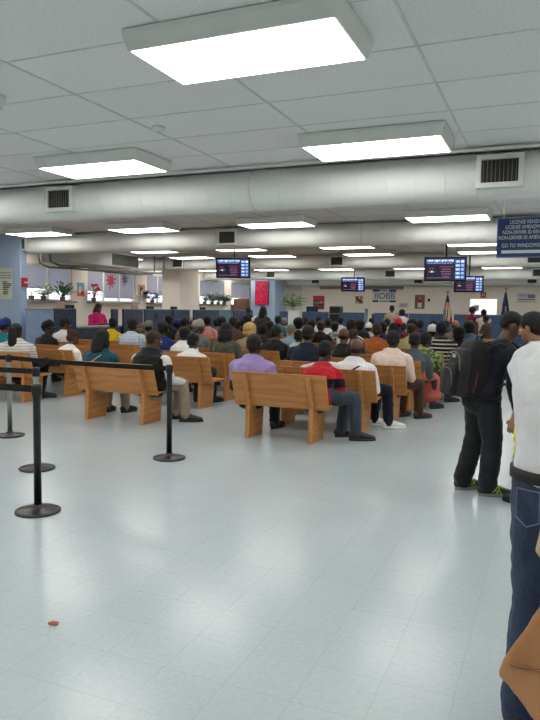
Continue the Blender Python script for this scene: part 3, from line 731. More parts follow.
LP = [(12.24, 13.0), (14.45, 14.70), (14.95, 15.88), (15.98, 17.42), (17.56, 18.52), (18.80, 20.46), (20.55, 21.60), (21.75, 23.4)]
LPN = ['first from the left, beside the pale blue one', 'narrow one right behind the woman in pink', 'behind the blue plaid shirt', 'wide one with a dark square on it', 'above the bright blue cap', 'behind the pale grey cap', 'teal edged one behind the long braids', 'farthest one, below the brown boxes']
for (a, b), nm in zip(LP, LPN): panel('l', X0, X0+.06, a, b, 1.53, PDK if nm[:4] != 'teal' else TEAL, 'dark grey blue counter partition, '+nm if nm[:4] != 'teal' else 'teal counter partition behind the long braids')
p = thing('service_counter', 'long service counter behind the left partitions under the windows', 'counter', (X0, 17.8, 0))
g = Geo(); g.box((-.08, -5.6, 0), (-.02, 5.6, 1.03)); ob('front', g.mesh('front'), PDK, p); g = Geo(); g.box((-.72, -5.6, 1.03), (-.012, 5.6, 1.07)); bevel(ob('worktop', g.mesh('worktop'), CTOP, p), .008)
g = Geo()
for k in range(9): g.box((-.70, -5.5+k*1.37, 0), (-.08, -5.46+k*1.37, 1.03))
ob('divider', g.mesh('divider'), PTRIM, p)
YC = 26.0
BP = [(-10.7, -9.75, 'below the green potted plant'), (-9.70, -8.5, 'below the red poster'), (-8.05, -6.98, 'right of the black printer'), (-6.58, -5.2, 'under the lettered banner'), (-5.18, -3.86, 'under the framed picture'), (-3.45, -2.3, 'right of the striped flag'), (-2.28, -1.2, 'under the bright white board'), (-1.18, .1, 'at the far right of the back counter')]
for a, b, nm in BP: panel('b', a, b, YC-.03, YC+.03, 1.50, BKB, 'blue back counter partition '+nm)
p = thing('service_counter', 'long service counter behind the blue back partitions', 'counter', (-5.3, YC+.06, 0))
g = Geo(); g.box((-5.3, 0, 0), (5.4, .05, 1.03)); ob('front', g.mesh('front'), BKB, p); g = Geo(); g.box((-5.3, -.0, 1.03), (5.4, .7, 1.07)); bevel(ob('worktop', g.mesh('worktop'), CTOP, p), .008)
def post(x, lab):
    g = Geo(); g.box((x-.05, YC-.06, 0), (x+.05, YC+.02, 1.63)); g.box((x-.07, YC-.07, 1.63), (x+.07, YC+.03, 1.66)); tag(bevel(ob('counter_post', g.mesh('counter_post'), PTRIM), .006), lab, 'post')
post(-3.8, 'short blue post at the right end of the panels under the framed picture'); post(-6.9, 'short blue post between the black printer and the lettered banner')
# ------------------------------------------------------------------ things on and behind the counters
DARK = paint('device_dark', (.08, .08, .09), .4, .01)
def box_thing(name, lab, cat, lo, size, m, parts=(), group=None, rz=0):
    p = thing(name, lab, cat, lo, rz, group); w, d, h = size; g = Geo(); g.box((-w/2, -d/2, 0), (w/2, d/2, h)); bevel(ob('casing', g.mesh('casing'), m, p), min(.012, h*.1))
    for nm, (a, b), mm in parts: g = Geo(); g.box(a, b); ob(nm, g.mesh(nm), mm, p)
    return p
def monitor(x, y, z, rz, lab, w=.36, h=.28, scr=None):
    p = thing('computer_monitor', lab, 'monitor', (x, y, z), rz, 'clerks\' monitors'); g = Geo(); g.box((-w/2, -.02, .09), (w/2, .03, .09+h)); bevel(ob('casing', g.mesh('casing'), DARK, p), .006)
    g = Geo(); g.box((-.02, .0, .01), (.02, .03, .12)); g.box((-.1, -.07, 0), (.1, .08, .012)); ob('stand', g.mesh('stand'), DARK, p)
    g = Geo(); g.box((-w/2+.02, .0301, .11), (w/2-.02, .032, .07+h)); ob('screen', g.mesh('screen'), paint('screen_off', (.2, .24, .3), .2), p)
for y, lab in ((13.15, 'dark monitor above the first left counter gap'), (16.75, 'dark monitor on the left counter below the tan poster'), (18.1, 'dark monitor on the left counter above the bright blue cap'), (20.0, 'dark monitor on the left counter behind the salmon shirt')):
    monitor(-11.12, y, 1.07, R(-90), lab, .34, .46)
box_thing('desk_notice', 'small pinkish notice standing on the first dark left partition', 'notice', (-10.92, 12.62, 1.07), (.03, .26, .62), paint('pink_paper', (.80, .62, .55), .6))
box_thing('desk_notice', 'pinkish notice board standing on the left counter above the brown balding head', 'notice', (-10.95, 15.72, 1.07), (.03, .32, .60), paint('pink_paper2', (.66, .52, .48), .6))
box_thing('wall_socket_plate', 'dark square plate on the wide left partition', 'plate', (-10.755, 16.58, 1.30), (.02, .14, .12), DARK)
for y, z, h, lab in ((26.9, 1.07, .95, 'left brown carton box below the farthest window'), (27.75, 1.07, .98, 'light tan carton box right of the brown one'), (28.5, 1.07, .85, 'rightmost tan carton below the red sign')):
    box_thing('storage_box', lab, 'box', (-12.95, y, z), (.5, .62, h), paint('carton%s' % lab[:4], {'left': (.50, .36, .29), 'ligh': (.66, .50, .40), 'righ': (.60, .45, .36)}[lab[:4]], .7))
box_thing('cabinet', 'low pale cabinet under the carton boxes', 'cabinet', (-12.98, 27.7, 0), (.72, 2.4, 1.07), paint('cab', (.72, .69, .64), .5), [('door', ((.361, -1.17, .04), (.372, -.01, 1.03)), paint('cab_door', (.76, .73, .68), .5)), ('door', ((.361, .01, .04), (.372, 1.17, 1.03)), paint('cab_door', (.76, .73, .68), .5))])
# posters, notices and alarms
def art(name, lab, cat, M, w, h, field, shapes, frame=None, fd=.02):
    """flat sheet facing -Y of its matrix: shapes are (x0,z0,x1,z1,material) in 0..1"""
    p = bpy.data.objects.new(name, None); COL.objects.link(p); p.matrix_world = M; tag(p, lab, cat); g = Geo(); mats = [field]
    g.box((-w/2, -.004, -h/2), (w/2, 0, h/2))
    for i, (x0, z0, x1, z1, m) in enumerate(shapes):
        if m not in mats: mats.append(m)
        g.cur = mats.index(m); g.box((-w/2+x0*w, -.0052-.0004*i, -h/2+z0*h), (-w/2+x1*w, -.004, -h/2+z1*h))
    ob('sheet', g.mesh('sheet'), mats, p)
    if frame:
        g = Geo(); q = fd
        for a, b in (((-w/2-q, -.02, -h/2-q), (w/2+q, 0, -h/2)), ((-w/2-q, -.02, h/2), (w/2+q, 0, h/2+q)), ((-w/2-q, -.02, -h/2), (-w/2, 0, h/2)), ((w/2, -.02, -h/2), (w/2+q, 0, h/2))): g.box(a, b)
        ob('frame', g.mesh('frame'), frame, p)
    return p
def BK(x, z, y=YB-.002): return Matrix.Translation((x, y, z))
def LW(y, z, x=XL+.002): return Matrix.Translation((x, y, z)) @ Matrix.Rotation(R(90), 4, 'Z')
def P_(n, c): return paint('art_'+n, c, .6, .02, 9)
RED, ORG, TAN, INKD, SKY, PAP, BRN, GRN, PNK = P_('red', (.72, .16, .18)), P_('orange', (.80, .42, .28)), P_('tan', (.72, .60, .46)), P_('ink', (.16, .17, .2)), P_('sky', (.45, .64, .78)), P_('paper', (.84, .83, .78)), P_('brown', (.42, .28, .20)), P_('green', (.30, .42, .26)), P_('pink', (.84, .62, .60))
NVY = P_('navy', (.16, .22, .42)); GRY = P_('grey', (.52, .52, .52))
art('poster', 'red poster with a dark picture on the cream back wall', 'poster', BK(-9.98, 1.92), .55, .62, RED, [(.06, .30, .94, .66, INKD), (.10, .36, .5, .58, GRY), (.55, .42, .9, .6, TAN), (.1, .06, .9, .24, BRN), (.15, .74, .85, .90, P_('red2', (.80, .25, .22)))])
art('poster', 'small tan and brown picture left of the lettered banner', 'poster', BK(-8.05, 2.06), .38, .36, PAP, [(.05, .52, .45, .95, BRN), (.55, .55, .95, .95, ORG), (.05, .05, .45, .45, TAN), (.5, .05, .95, .48, BRN), (.2, .3, .7, .6, INKD)])
p = art('banner', 'white banner with big outlined letters and blue strips on the back wall', 'banner', BK(-6.9, 2.25), 1.06, .56, PAP, [(0, .84, .30, 1, NVY), (.34, .86, .62, .97, SKY), (.70, .80, 1, 1, P_('cobalt', (.22, .36, .62))), (0, 0, .25, .14, INKD), (.72, 0, 1, .14, NVY), (.28, .02, .70, .10, GRY), (.0, .18, 1, .21, P_('pale', (.70, .72, .76))), (.0, .74, 1, .77, P_('pale', (.70, .72, .76)))])
text('IIOBB', .36, NVY, p, Matrix.Translation((-.44, -.008, -.125)) @ UPRIGHT, width=.88)
p = art('framed_picture', 'framed portrait with a red and pale figure on the back wall', 'picture', BK(-5.32, 2.0), .36, .54, P_('umber', (.56, .44, .36)), [(.30, .40, .70, .95, RED), (.38, .70, .62, .90, P_('face', (.72, .56, .46))), (.25, .05, .75, .42, PAP), (.08, .1, .22, .9, BRN), (.78, .1, .92, .9, BRN)], P_('frame', (.36, .27, .20)), .03)
art('notice', 'small white notice left of the framed portrait', 'notice', BK(-6.02, 1.84), .44, .22, PAP, [(.1, .65, .9, .8, GRY), (.1, .4, .8, .52, GRY), (.1, .18, .7, .3, GRY)])
box_thing('thermostat', 'small dark thermostat right of the framed portrait', 'thermostat', (-4.93, YB-.021, 2.02), (.10, .04, .12), DARK)
art('whiteboard', 'bright white board behind the maroon shirted person', 'whiteboard', BK(-2.66, 1.80), 1.10, .70, emit('board_glow', (1, .99, .96), .8), [(.16, .3, .34, .62, P_('lilac', (.72, .68, .80)))], P_('frame2', (.80, .80, .78)), .03)  # brightness of the board is put in as emission; it is no lamp
art('fire_sign', 'red sign above the bright white board', 'sign', BK(-2.68, 2.31), .22, .22, RED, [(.25, .25, .42, .75, PAP), (.58, .25, .75, .75, PAP)])
art('poster', 'white notice with lilac print at the far right of the back wall', 'poster', BK(-.98, 2.2), .76, .40, PAP, [(.06, .62, .5, .9, P_('lilac', (.72, .68, .80))), (.55, .5, .92, .86, P_('violet', (.52, .46, .62))), (.08, .3, .9, .42, GRY), (.08, .1, .6, .2, PNK)])
art('valance', 'long dull brown panel high on the back wall left of the banner', 'panel', BK(-8.0, 2.60), 3.9, .14, P_('dull', (.58, .50, .42)), [])
art('poster', 'blue and orange poster between the two nearest windows', 'poster', LW(16.38, 2.1), .34, .42, SKY, [(.0, .0, 1, .42, ORG), (.2, .25, .6, .7, P_('cream', (.86, .78, .62))), (.5, .1, .9, .35, RED)])
art('poster', 'tan poster of an animal shape between the middle windows', 'poster', LW(19.66, 2.13), .42, .48, TAN, [(.25, .2, .7, .8, BRN), (.4, .3, .8, .6, P_('cream', (.86, .78, .62))), (.35, .62, .6, .85, INKD)])
art('notice', 'red and white notice beside the farthest window', 'sign', LW(28.88, 2.42), .2, .32, RED, [(.2, .2, .8, .8, PAP), (.35, .3, .65, .7, RED)])
art('notice', 'long cream notice with lines of dark text on the blue pier', 'notice', Matrix.Translation((-11.48, 11.397, 2.07)), .48, .70, P_('notice', (.78, .80, .74)), [(.08, .84, .92, .87, GRY), (.08, .76, .92, .79, GRY), (.08, .68, .92, .71, GRY)]+[(.42, z, .42+w, z+.035, INKD) for z, w in ((.54, .25), (.48, .5), (.42, .52), (.36, .4), (.30, .3), (.22, .35), (.16, .28))])
p = thing('fire_alarm', 'red fire alarm box on the edge of the blue pier at the left', 'fire alarm', (-11.0, 11.49, 2.11))
g = Geo(); g.box((0, -.075, -.1), (.06, .075, .1)); bevel(ob('casing', g.mesh('casing'), P_('alarm', (.66, .14, .18)), p), .012)
g = Geo(); g.box((.06, -.05, -.02), (.075, .05, .01)); ob('pull_handle', g.mesh('pull_handle'), PAP, p)
# red light-emitting queue board on the far blue pier
p = thing('led_board', 'glowing pink red number board on the far blue pier', 'led board', (-12.02, 27.1, 2.30)); LEDR = emit('led_red', (.88, .05, .30), .62); LEDB = paint('led_off', (.10, .02, .05), .6)
g = Geo(); g.box((-.33, -.06, -.54), (.33, 0, .54)); bevel(ob('casing', g.mesh('casing'), paint('led_case', (.30, .12, .17), .4), p), .01)
rr = random.Random(5)
for z0, z1 in ((-.51, -.02), (.02, .51)):
    g = Geo(); g.cur = 0; g.box((-.31, -.064, z0), (.31, -.060, z1))
    g.cur = 1; n = 8
    for r_ in range(n):
        zz = z0+.02+(z1-z0-.04)*r_/n; x = -.30
        while x < .27:
            w = rr.choice((.03, .045)) if x < .06 else rr.choice((.06, .08)); hh = (z1-z0)/n*rr.choice((.5, .7, .92))
            if rr.random() < (.42 if x < .06 else .88): g.box((x, -.067, zz), (x+w*.8, -.063, zz+hh))
            x += w+.012
    ob('display', g.mesh('display'), [LEDR, LEDB], p)
# flags
def flag(x, y, label, kind, top):
    p = thing('flag', label, 'flag', (x, y, 0), 0, 'flags on floor stands')
    g = Geo(); g.lathe([(.17, 0), (.17, .03), (.12, .06), (.04, .09), (.03, .14)], 24); ob('stand', g.mesh('stand', True), paint('brass', (.66, .52, .28), .35, .03, 6, .7), p)
    g = Geo(); g.tube([(0, 0, .1), (0, 0, top-.18)], [.016, .016], 10); ob('pole', g.mesh('pole', True), paint('pole_oak', (.50, .36, .22), .4), p)
    g = Geo(); g.ell((0, 0, top-.16), (.035, .035, .03)); g.tube([(0, 0, top-.14), (0, 0, top-.02)], [(.045, .012), (.004, .004)], 8)
    g.tube([(-.08, 0, top-.06), (0, 0, top-.1), (.08, 0, top-.06)], [.012, .02, .012], 8); ob('finial', g.mesh('finial', True), paint('brass', (.66, .52, .28), .35, .03, 6, .7), p)
    g = Geo(); n, m = 64, 26; rings = []; z1, z0 = top-.22, 1.0
    for j in range(m+1):
        t = j/m; z = z1+(z0-z1)*t; w = .03+.13*min(1, t*1.15)**.8; ring = []
        for i in range(n):
            a = 2*PI*i/n; f = 1+.28*math.sin(a*6+1.5*t)*min(1, t*2.5); ring.append((.02*t+w*f*math.cos(a), w*.62*f*math.sin(a), z+.06*math.cos(a*3)*t))
        rings.append(ring)
    me_v = [q for r in rings for q in r]; fs, mi = [], []
    for j in range(m):
        for i in range(n):
            k = (i+1) % n; fs.append((j*n+i, j*n+k, (j+1)*n+k, (j+1)*n+i))
            if kind == 'us': mi.append(0 if j < 6 else (1 if ((i+int(j*.35))//4) % 2 else 2))
            else: mi.append(0 if not (9 < j < 14 and i % 16 < 4) else 1)
    g.v, g.f, g.mi = me_v, fs, mi; g.f.append(tuple(range(n-1, -1, -1))); g.mi.append(0); g.f.append(tuple(range(m*n, m*n+n))); g.mi.append(0)
    ms = [cloth((.16, .20, .34)), cloth((.66, .20, .18)), cloth((.82, .78, .70))] if kind == 'us' else [cloth((.14, .17, .30)), cloth((.62, .56, .42))]
    ob('flag_cloth', g.mesh('flag_cloth', True), ms, p)
flag(-3.93, 27.5, 'drooping red and white striped flag with a blue field on a pole', 'us', 2.48); flag(-1.70, 27.5, 'drooping dark blue flag on a pole at the right', 'st', 2.62)
# plants
def plant(x, y, z, label, h, w, col, pot=(.55, .50, .46), flower=None, nf=60, spike=False, seed=1, pr=.09, ph=.12, trail=0, free=False):
    p = thing('potted_plant', label, 'plant', (x, y, z), 0, 'potted plants'); q = random.Random(seed)
    g = Geo(); g.lathe([(pr*.72, 0), (pr, ph), (pr*1.06, ph), (pr*1.06, ph+.012), (pr*.9, ph+.012), (pr*.88, ph-.01)], 20); ob('pot', g.mesh('pot', True), paint('pot%s' % (pot,), pot, .6), p)
    def leaf(g, b, d, L_, wd):
        d = d.normalized(); s = d.cross(Vector((0, 0, 1)));
        if s.length < .05: s = Vector((1, 0, 0))
        s.normalize(); u = s.cross(d); pts = []
        for t, k, dr in ((0, .12, 0), (.3, .9, .02), (.6, 1, -.03), (.85, .55, -.12), (1, .05, -.22)):
            c = b+d*L_*t+Vector((0, 0, dr*L_)); pts.append((c-s*wd*k, c+u*.002+Vector((0, 0, -wd*.25*k)), c+s*wd*k))
        g.put([v for r in pts for v in r], [f for r in range(4) for f in ((r*3, r*3+1, r*3+4, r*3+3), (r*3+1, r*3+2, r*3+5, r*3+4))])
    gl, gs, fl = Geo(), Geo(), []
    for k in range(nf):
        a = q.uniform(0, 2*PI) if free else q.uniform(-1.75, 1.75); t = q.random(); b = Vector((0, 0, ph)); el = q.uniform(.2, 1.25)
        tip = b+Vector((math.cos(a)*math.cos(el)*w, math.sin(a)*math.cos(el)*w, (math.sin(el)*h if not trail else math.sin(el)*h-trail*t)))
        c = b.lerp(tip, q.uniform(.35, 1)); gs.tube([b, (b+c)/2+Vector((0, 0, .02)), c], [.004, .003, .002], 5)
        leaf(gl, c, Vector((math.cos(a), math.sin(a), .3 if not spike else 1.1)), (.5 if spike else .44)*w*q.uniform(.7, 1.2), (.07 if spike else .17)*w)
        if flower and k % 5 == 0: fl.append(tip)
    ob('foliage', gl.mesh('foliage', True), P_('leaf%s' % (col,), col), p); ob('stem', gs.mesh('stem', True), P_('stem', (.34, .42, .22)), p)
    for tp in fl:
        gf = Geo(); gf.ell(tp, (.045, .045, .03), 8, 5); gf.ell(tp+Vector((0, 0, .025)), (.016, .016, .012), 6, 4); ob('flower', gf.mesh('flower', True), P_('flower%s' % (flower,), flower), p)
SX = XL+.125
plant(SX, 14.62, ZS, 'potted plant with pale yellow flowers on the nearest window sill', .36, .30, (.46, .58, .22), flower=(.88, .86, .66), seed=2)
plant(SX, 15.42, ZS, 'bushy dark green fern on the nearest window sill', .42, .36, (.26, .50, .27), seed=3, spike=True, nf=110)
plant(SX, 14.15, ZS, 'small dark potted twig at the left end of the nearest window sill', .26, .10, (.24, .22, .18), seed=4, nf=16)
plant(SX, 16.85, ZS, 'red poinsettia at the left end of the second window sill', .46, .22, (.62, .12, .18), flower=(.72, .10, .18), seed=5)
plant(SX, 20.15, ZS, 'blue flowering plant on the third window sill', .26, .26, (.28, .36, .50), flower=(.28, .38, .66), seed=6)
plant(SX, 20.95, ZS, 'larger dark leafed plant on the third window sill', .36, .32, (.24, .32, .22), seed=7)
plant(SX, 21.65, ZS, 'light green plant toward the right on the third window sill', .28, .30, (.42, .52, .34), seed=8)
for k, (yy, hh, lb) in enumerate(((24.05, .36, 'leftmost'), (24.7, .30, 'second from the left'), (25.25, .40, 'third from the left'), (25.8, .34, 'rightmost'))):
    plant(SX, yy, ZS, '%s green plant in the row on the fourth window sill' % lb, hh, .38, (.36, .52, .27), seed=10+k, nf=80)
plant(-13.1, 19.45, 1.99, 'dark trailing plant hung on the wall between the middle windows', .12, .22, (.24, .30, .24), seed=20, trail=.4)
g = Geo(); g.box((-13.39, 19.33, 1.96), (-12.78, 19.57, 1.99)); g.prism([(-13.39, 1.75), (-13.36, 1.75), (-12.9, 1.96), (-13.39, 1.96)], 19.43, 19.47, 1); tag(ob('plant_shelf', g.mesh('plant_shelf'), WHITEM), 'white bracket shelf under the trailing plant', 'shelf')
box_thing('plant_stand', 'tall white plant stand by the corner opening', 'stand', (-9.9, 25.75, 0), (.5, .36, 1.55), WHITEM)
plant(-10.0, 25.75, 1.55, 'big bright green leafy plant on the white stand by the opening', .58, .50, (.46, .62, .22), pot=(.82, .82, .80), seed=30, nf=90, free=True)
monitor(-9.35, 26.35, 1.07+.32, R(180), 'black monitor right of the big bright green plant', .52, .24)
box_thing('monitor_riser', 'dark riser box under the black monitor by the green plant', 'riser', (-9.35, 26.35, 1.07), (.4, .34, .32), DARK)
p = box_thing('printer', 'bulky black printer standing between the blue back panels', 'printer', (-8.28, 26.32, 1.07), (.46, .46, .62), DARK, [('paper_tray', ((-.2, -.34, .35), (.2, -.23, .38)), GRY), ('lid', ((-.22, -.22, .62), (.22, .22, .67)), paint('lid', (.2, .2, .21)))])
box_thing('shelf_unit', 'brown cabinet behind the gap left of the lettered banner panels', 'cabinet', (-6.72, 27.0, 0), (.34, .4, 1.46), BRN, [('door', ((-.15, -.212, .06), (.15, -.201, 1.4)), P_('brown2', (.36, .24, .17)))])
box_thing('card_reader', 'small dark device on the back counter right of the striped flag', 'device', (-3.2, 26.3, 1.07), (.30, .25, .42), DARK, [('keypad', ((-.1, -.131, .1), (.1, -.126, .3)), GRY)])
# star on the middle pane of the second window, with a second purple one
for y, z, r_, c, lb in ((17.95, 2.44, .34, (.68, .24, .30), 'large red starburst decoration in the second window'), (18.72, 2.52, .26, (.46, .38, .48), 'dim purple starburst decoration right of the red one')):
    g = Geo(); n = 18; vs = []
    for i in range(n):
        a = 2*PI*i/n+.3; rad = r_*(1 if i % 2 == 0 else .42)*(1.15 if i % 6 == 0 else .9); vs.append((rad*math.cos(a), rad*math.sin(a)))
    g.prism(vs, 0, .006, 0); o = ob('star_decoration', g.mesh('star_decoration'), P_('star%s' % lb[:3], c), loc=(XL-.044, y, z)); tag(o, lb, 'decoration', 'window stars')
p = thing('smoke_detector', 'small round white smoke detector on the ceiling', 'smoke detector', (-3.30, 5.10, CEIL))
g = Geo(); g.lathe([(.06, 0), (.06, -.02), (.045, -.035), (.01, -.04)], 20); ob('detector_case', g.mesh('detector_case', True), VENTM, p)
# litter
p = bpy.data.objects.new('candy_wrapper', None); COL.objects.link(p); p.location = (-2.23, 2.5, 0); tag(p, 'small crumpled pinkish wrapper on the floor at lower left', 'litter')
g = Geo(); g.tube([(-.02, -.008, .006), (0, .0, .009), (.022, .006, .006)], [(.004, .012), (.010, .012), (.004, .013)], 8); ob('wrapper', g.mesh('wrapper', True), P_('wrap', (.72, .42, .36)), p)
g = Geo(); g.tube([(-.012, .010, .012), (.012, .014, .012)], [.0035, .003], 6); ob('wrapper_end', g.mesh('wrapper_end', True), INKD, p)
# ------------------------------------------------------------------ people
person('person in a blue cap and teal shirt at the left edge', -9.54, 9.4, 1.323, hair='short',shirt=(.10,.42,.45),cap=((.10,.16,.38),0),skin_='b')
person('woman with a long dark ponytail in a striped white shirt, legs crossed', -8.34, 8.5, 1.274, hair='pony',shirt=(.80,.78,.77),pat='pin',c2=(.58,.57,.57),sleeve='long',arms='crossleg',yaw=24,leg=-85,hy=-4,wide=1.2,kk=1.12,pants=(.07,.07,.09))
person('person in a black cap and black shirt by the pale blue partition, facing right', -9.39, 10.4, 1.269, hair='short',shirt=(.10,.11,.11),cap=((.09,.09,.10),0),hy=-75,skin_='d')
person('man in a white collared shirt, behind the woman leaning forward in a white tee', -9.81, 11.4, 1.326, hair='short',shirt=(.80,.77,.76),hy=-30,hp=14,skin_='b',collar=(.85,.83,.8))
person('person in a white t-shirt leaning forward, dark hair tied up', -8.1, 9.4, 1.139, hair='bun',hc='n',shirt=(.86,.84,.83),lean=.16,hp=30,skin_='b',yaw=-15)
person('woman in a dark teal top with a pale shoulder strap on the left front bench', -6.0, 7.71, 1.255, hair='long',shirt=(.08,.27,.33),wide=1.12,pants=(.55,.50,.44),strap=(.62,.58,.50),lean=.06,hp=14)
person('person in a bright yellow shirt in front of the woman in pink', -9.42, 12.5, 1.326, hair='short',shirt=(.86,.70,.12),hy=25,lean=.1,hp=18)
person('person in a pale blue plaid shirt on the left benches', -8.04, 11.4, 1.341, hair='short',shirt=(.72,.76,.80),pat='plaid',c2=(.58,.64,.72),wide=1.1)
person('person with a brown balding head just behind the plaid shirt', -8.59, 12.5, 1.229, hair='bald',hc='g',shirt=(.74,.77,.78),skin_='b',hp=14)
person('person in a grey cap behind the man in the black vest', -9.12, 13.61, 1.239, hair='short',shirt=(.42,.44,.45),cap=((.50,.50,.50),0),skin_='d')
person('shaved man in a black vest, white sleeves and khaki trousers', -5.11, 7.71, 1.265, hair='buzz',hc='n',skin_='b',shirt=(.82,.81,.80),sleeve='long',vest=(.09,.09,.10),pants=(.58,.52,.44),yaw=-10,leg=-42,hy=-12,wide=1.34,arms=('lap','rest'),shoes=(.12,.11,.11))
person('person in a royal blue shirt right behind the man in the black vest', -6.58, 10.3, 1.325, hair='short',shirt=(.12,.18,.42),wide=1.05,sleeve='short',hy=-10)
person('dark haired person in dark clothes farther back behind the royal blue shirt', -8.52, 13.61, 1.4, hair='flat',shirt=(.14,.15,.18))
person('person in a bright blue cap left of the grey capped man', -8.96, 14.71, 1.282, hair='short',shirt=(.25,.27,.35),cap=((.12,.20,.45),0))
person('dark haired person turned right beside the bright blue cap', -8.07, 13.61, 1.334, hair='short',shirt=(.45,.40,.36),hy=-30,skin_='b')
person('man in a plain white t-shirt behind the white hoodie', -6.13, 10.3, 1.244, hair='flat',shirt=(.86,.86,.86),wide=1.1)
person("person in a white hooded top, flat dark hair, behind the vest man's bench", -5.42, 9.3, 1.167, hair='flat',shirt=(.84,.83,.82),sleeve='long',collar=(.82,.81,.8),hp=16,lean=.09,wide=1.05,skin_='b',leg=-10)
person('man in a pale grey cap and grey shirt looking to the right', -6.47, 11.4, 1.341, hair='bald',hc='g',skin_='b',shirt=(.40,.42,.43),cap=((.58,.58,.54),0),hy=-40)
person('person in a salmon pink shirt with short black hair', -8.06, 14.71, 1.389, hair='short',shirt=(.85,.58,.56),skin_='d')
person('person with long black braids in an olive top', -5.28, 10.3, 1.336, hair='braids',shirt=(.30,.30,.25),sleeve='long',pants=(.06,.06,.07),leg=-18,wide=1.06,hp=10)
person('person with a full dark hairdo behind the long black braids', -8.79, 16.91, 1.338, hair='big',shirt=(.30,.34,.40))
person('brown haired person right of the long black braids', -6.79, 13.61, 1.394, hair='short',hc='n',shirt=(.38,.30,.28),skin_='b')
person('person in a dark red top left of the big blond hair', -7.75, 15.8, 1.283, hair='short',shirt=(.42,.14,.17))
person('person with big blond curly hair', -5.33, 11.4, 1.32, hair='big',hc='y',shirt=(.55,.47,.33),skin_='b')
person('person in a white cap and light shirt just left of the standing long haired woman', -8.75, 19.11, 1.314, hair='short',shirt=(.70,.70,.70),cap=((.86,.86,.84),0),skin_='b')
person('man in a lavender t-shirt on the nearest bench', -3.48, 7.55, 1.263, hair='flat',shirt=(.60,.52,.72),wide=1.18,pants=(.07,.07,.09),skin_='d')
person('person in a black t-shirt behind and right of the lavender shirt', -4.78, 11.4, 1.276, hair='short',hc='k',shirt=(.09,.09,.10),sleeve='short',skin_='b',hy=-15,wide=1.05)
person('person in black with an orange red collar between blond hair and black t-shirt', -5.54, 12.5, 1.279, hair='short',shirt=(.16,.14,.14),collar=(.80,.22,.18))
person('person in a greyish teal shirt below the blue column', -7.95, 19.11, 1.373, hair='short',shirt=(.28,.42,.46),wide=1.15)
person('grey haired person right of the teal shirt', -8.16, 20.2, 1.299, hair='short',hc='g',shirt=(.55,.55,.53))
person('person in a light sky blue shirt behind the pale green shirt', -5.35, 13.61, 1.244, hair='short',hc='g',shirt=(.60,.72,.80),hp=18,skin_='l')
person('person with a wide black hairdo and light shirt under the potted plant', -5.58, 14.71, 1.388, hair='big',shirt=(.80,.76,.72))
person('brown haired person in tan right of the potted plant', -6.23, 16.91, 1.387, hair='short',hc='n',shirt=(.62,.50,.36),skin_='b')
person('person in a pale mint green shirt left of the navy shirt', -4.78, 12.5, 1.154, hair='short',shirt=(.66,.74,.69),hp=24,lean=.1,wide=1.15)
person('broad man in a dark navy t-shirt behind the nearest bench', -3.44, 9.46, 1.344, hair='flat',shirt=(.09,.12,.19),wide=1.15,skin_='b')
person('man in a red sweater with a navy band on the nearest bench', -2.6, 7.55, 1.193, hair='flat',shirt=(.70,.10,.16),pat='band',c2=(.07,.07,.12),sleeve='long',pants=(.22,.25,.30),leg=-45,yaw=-8,lean=.15,hp=32,wide=1.05,skin_='d',shoes=(.08,.08,.08))
person("dark haired person behind and right of the navy shirt's head", -5.64, 15.8, 1.328, hair='short',shirt=(.30,.25,.22))
person('person in white far back by the black monitor, to the left', -6.21, 18.0, 1.396, hair='short',shirt=(.78,.76,.74),skin_='b')
person('brown haired man in a black shirt right of the navy shirt', -5.02, 14.71, 1.328, hair='flat',hc='n',shirt=(.10,.10,.11),skin_='b',wide=1.05)
person('person in a grey camouflage patterned shirt', -5.02, 15.8, 1.291, hair='short',shirt=(.32,.34,.36),pat='print',c2=(.62,.64,.64),wide=1.1)
ARMMAN = person('bald man in a white shirt with one arm stretched along the bench back', -2.42, 8.53, 1.212, hair='bald',hc='k',skin_='b',shirt=(.84,.83,.84),sleeve='long',arms=('rail','lap'),pants=(.07,.08,.14),leg=-44,yaw=-6,wide=1.2,hy=15,strap=(.25,.2,.2),shoes=(.82,.82,.80),sole=(.85,.85,.83))
person('bald man in black behind the stretched out white arm', -3.18, 10.5, 1.298, hair='bald',hc='k',skin_='b',shirt=(.10,.10,.11))
person('person with cropped olive brown hair right of the bald man in black', -3.31, 11.5, 1.256, hair='buzz',hc='n',skin_='t',shirt=(.30,.28,.24))
person('man in a cream shirt bending to the right below the blue back counter', -3.72, 12.61, 1.4, hair='flat',shirt=(.82,.79,.72),yaw=-15,wide=1.12,lean=.10)
person('person with bushy black hair right of the cream shirt', -4.96, 18.0, 1.321, hair='big',shirt=(.12,.12,.14))
person('black haired person close behind the cream shirt', -5.43, 19.11, 1.271, hair='short',shirt=(.25,.25,.28))
person('person in a white knit cap left of the orange shirt', -5.01, 19.11, 1.208, hair='short',shirt=(.70,.68,.66),cap=((.90,.89,.88),0))
person('person in a rust orange shirt', -3.14, 12.61, 1.334, hair='short',hc='n',shirt=(.66,.36,.19),skin_='b')
person('man in a dark blue shirt right of the rust orange shirt', -3.29, 13.71, 1.356, hair='flat',shirt=(.14,.20,.36),wide=1.15)
person('dark haired person in the last rows below the lettered banner', -5.49, 21.3, 1.328, hair='short',shirt=(.30,.30,.32))
person('woman with long straight black hair behind the beige sweater', -3.3, 14.8, 1.319, hair='long',shirt=(.10,.10,.11))
person('person in a beige sweater and brown trousers at a bench end', -2.12, 9.46, 1.304, hair='flat',shirt=(.84,.75,.70),sleeve='long',pants=(.26,.17,.11),leg=-26,yaw=-6,wide=1.15,shoes=(.22,.14,.11))
person('person in a pale green patterned shirt far back', -4.96, 21.3, 1.322, hair='short',shirt=(.45,.58,.45),pat='print',c2=(.75,.80,.74))
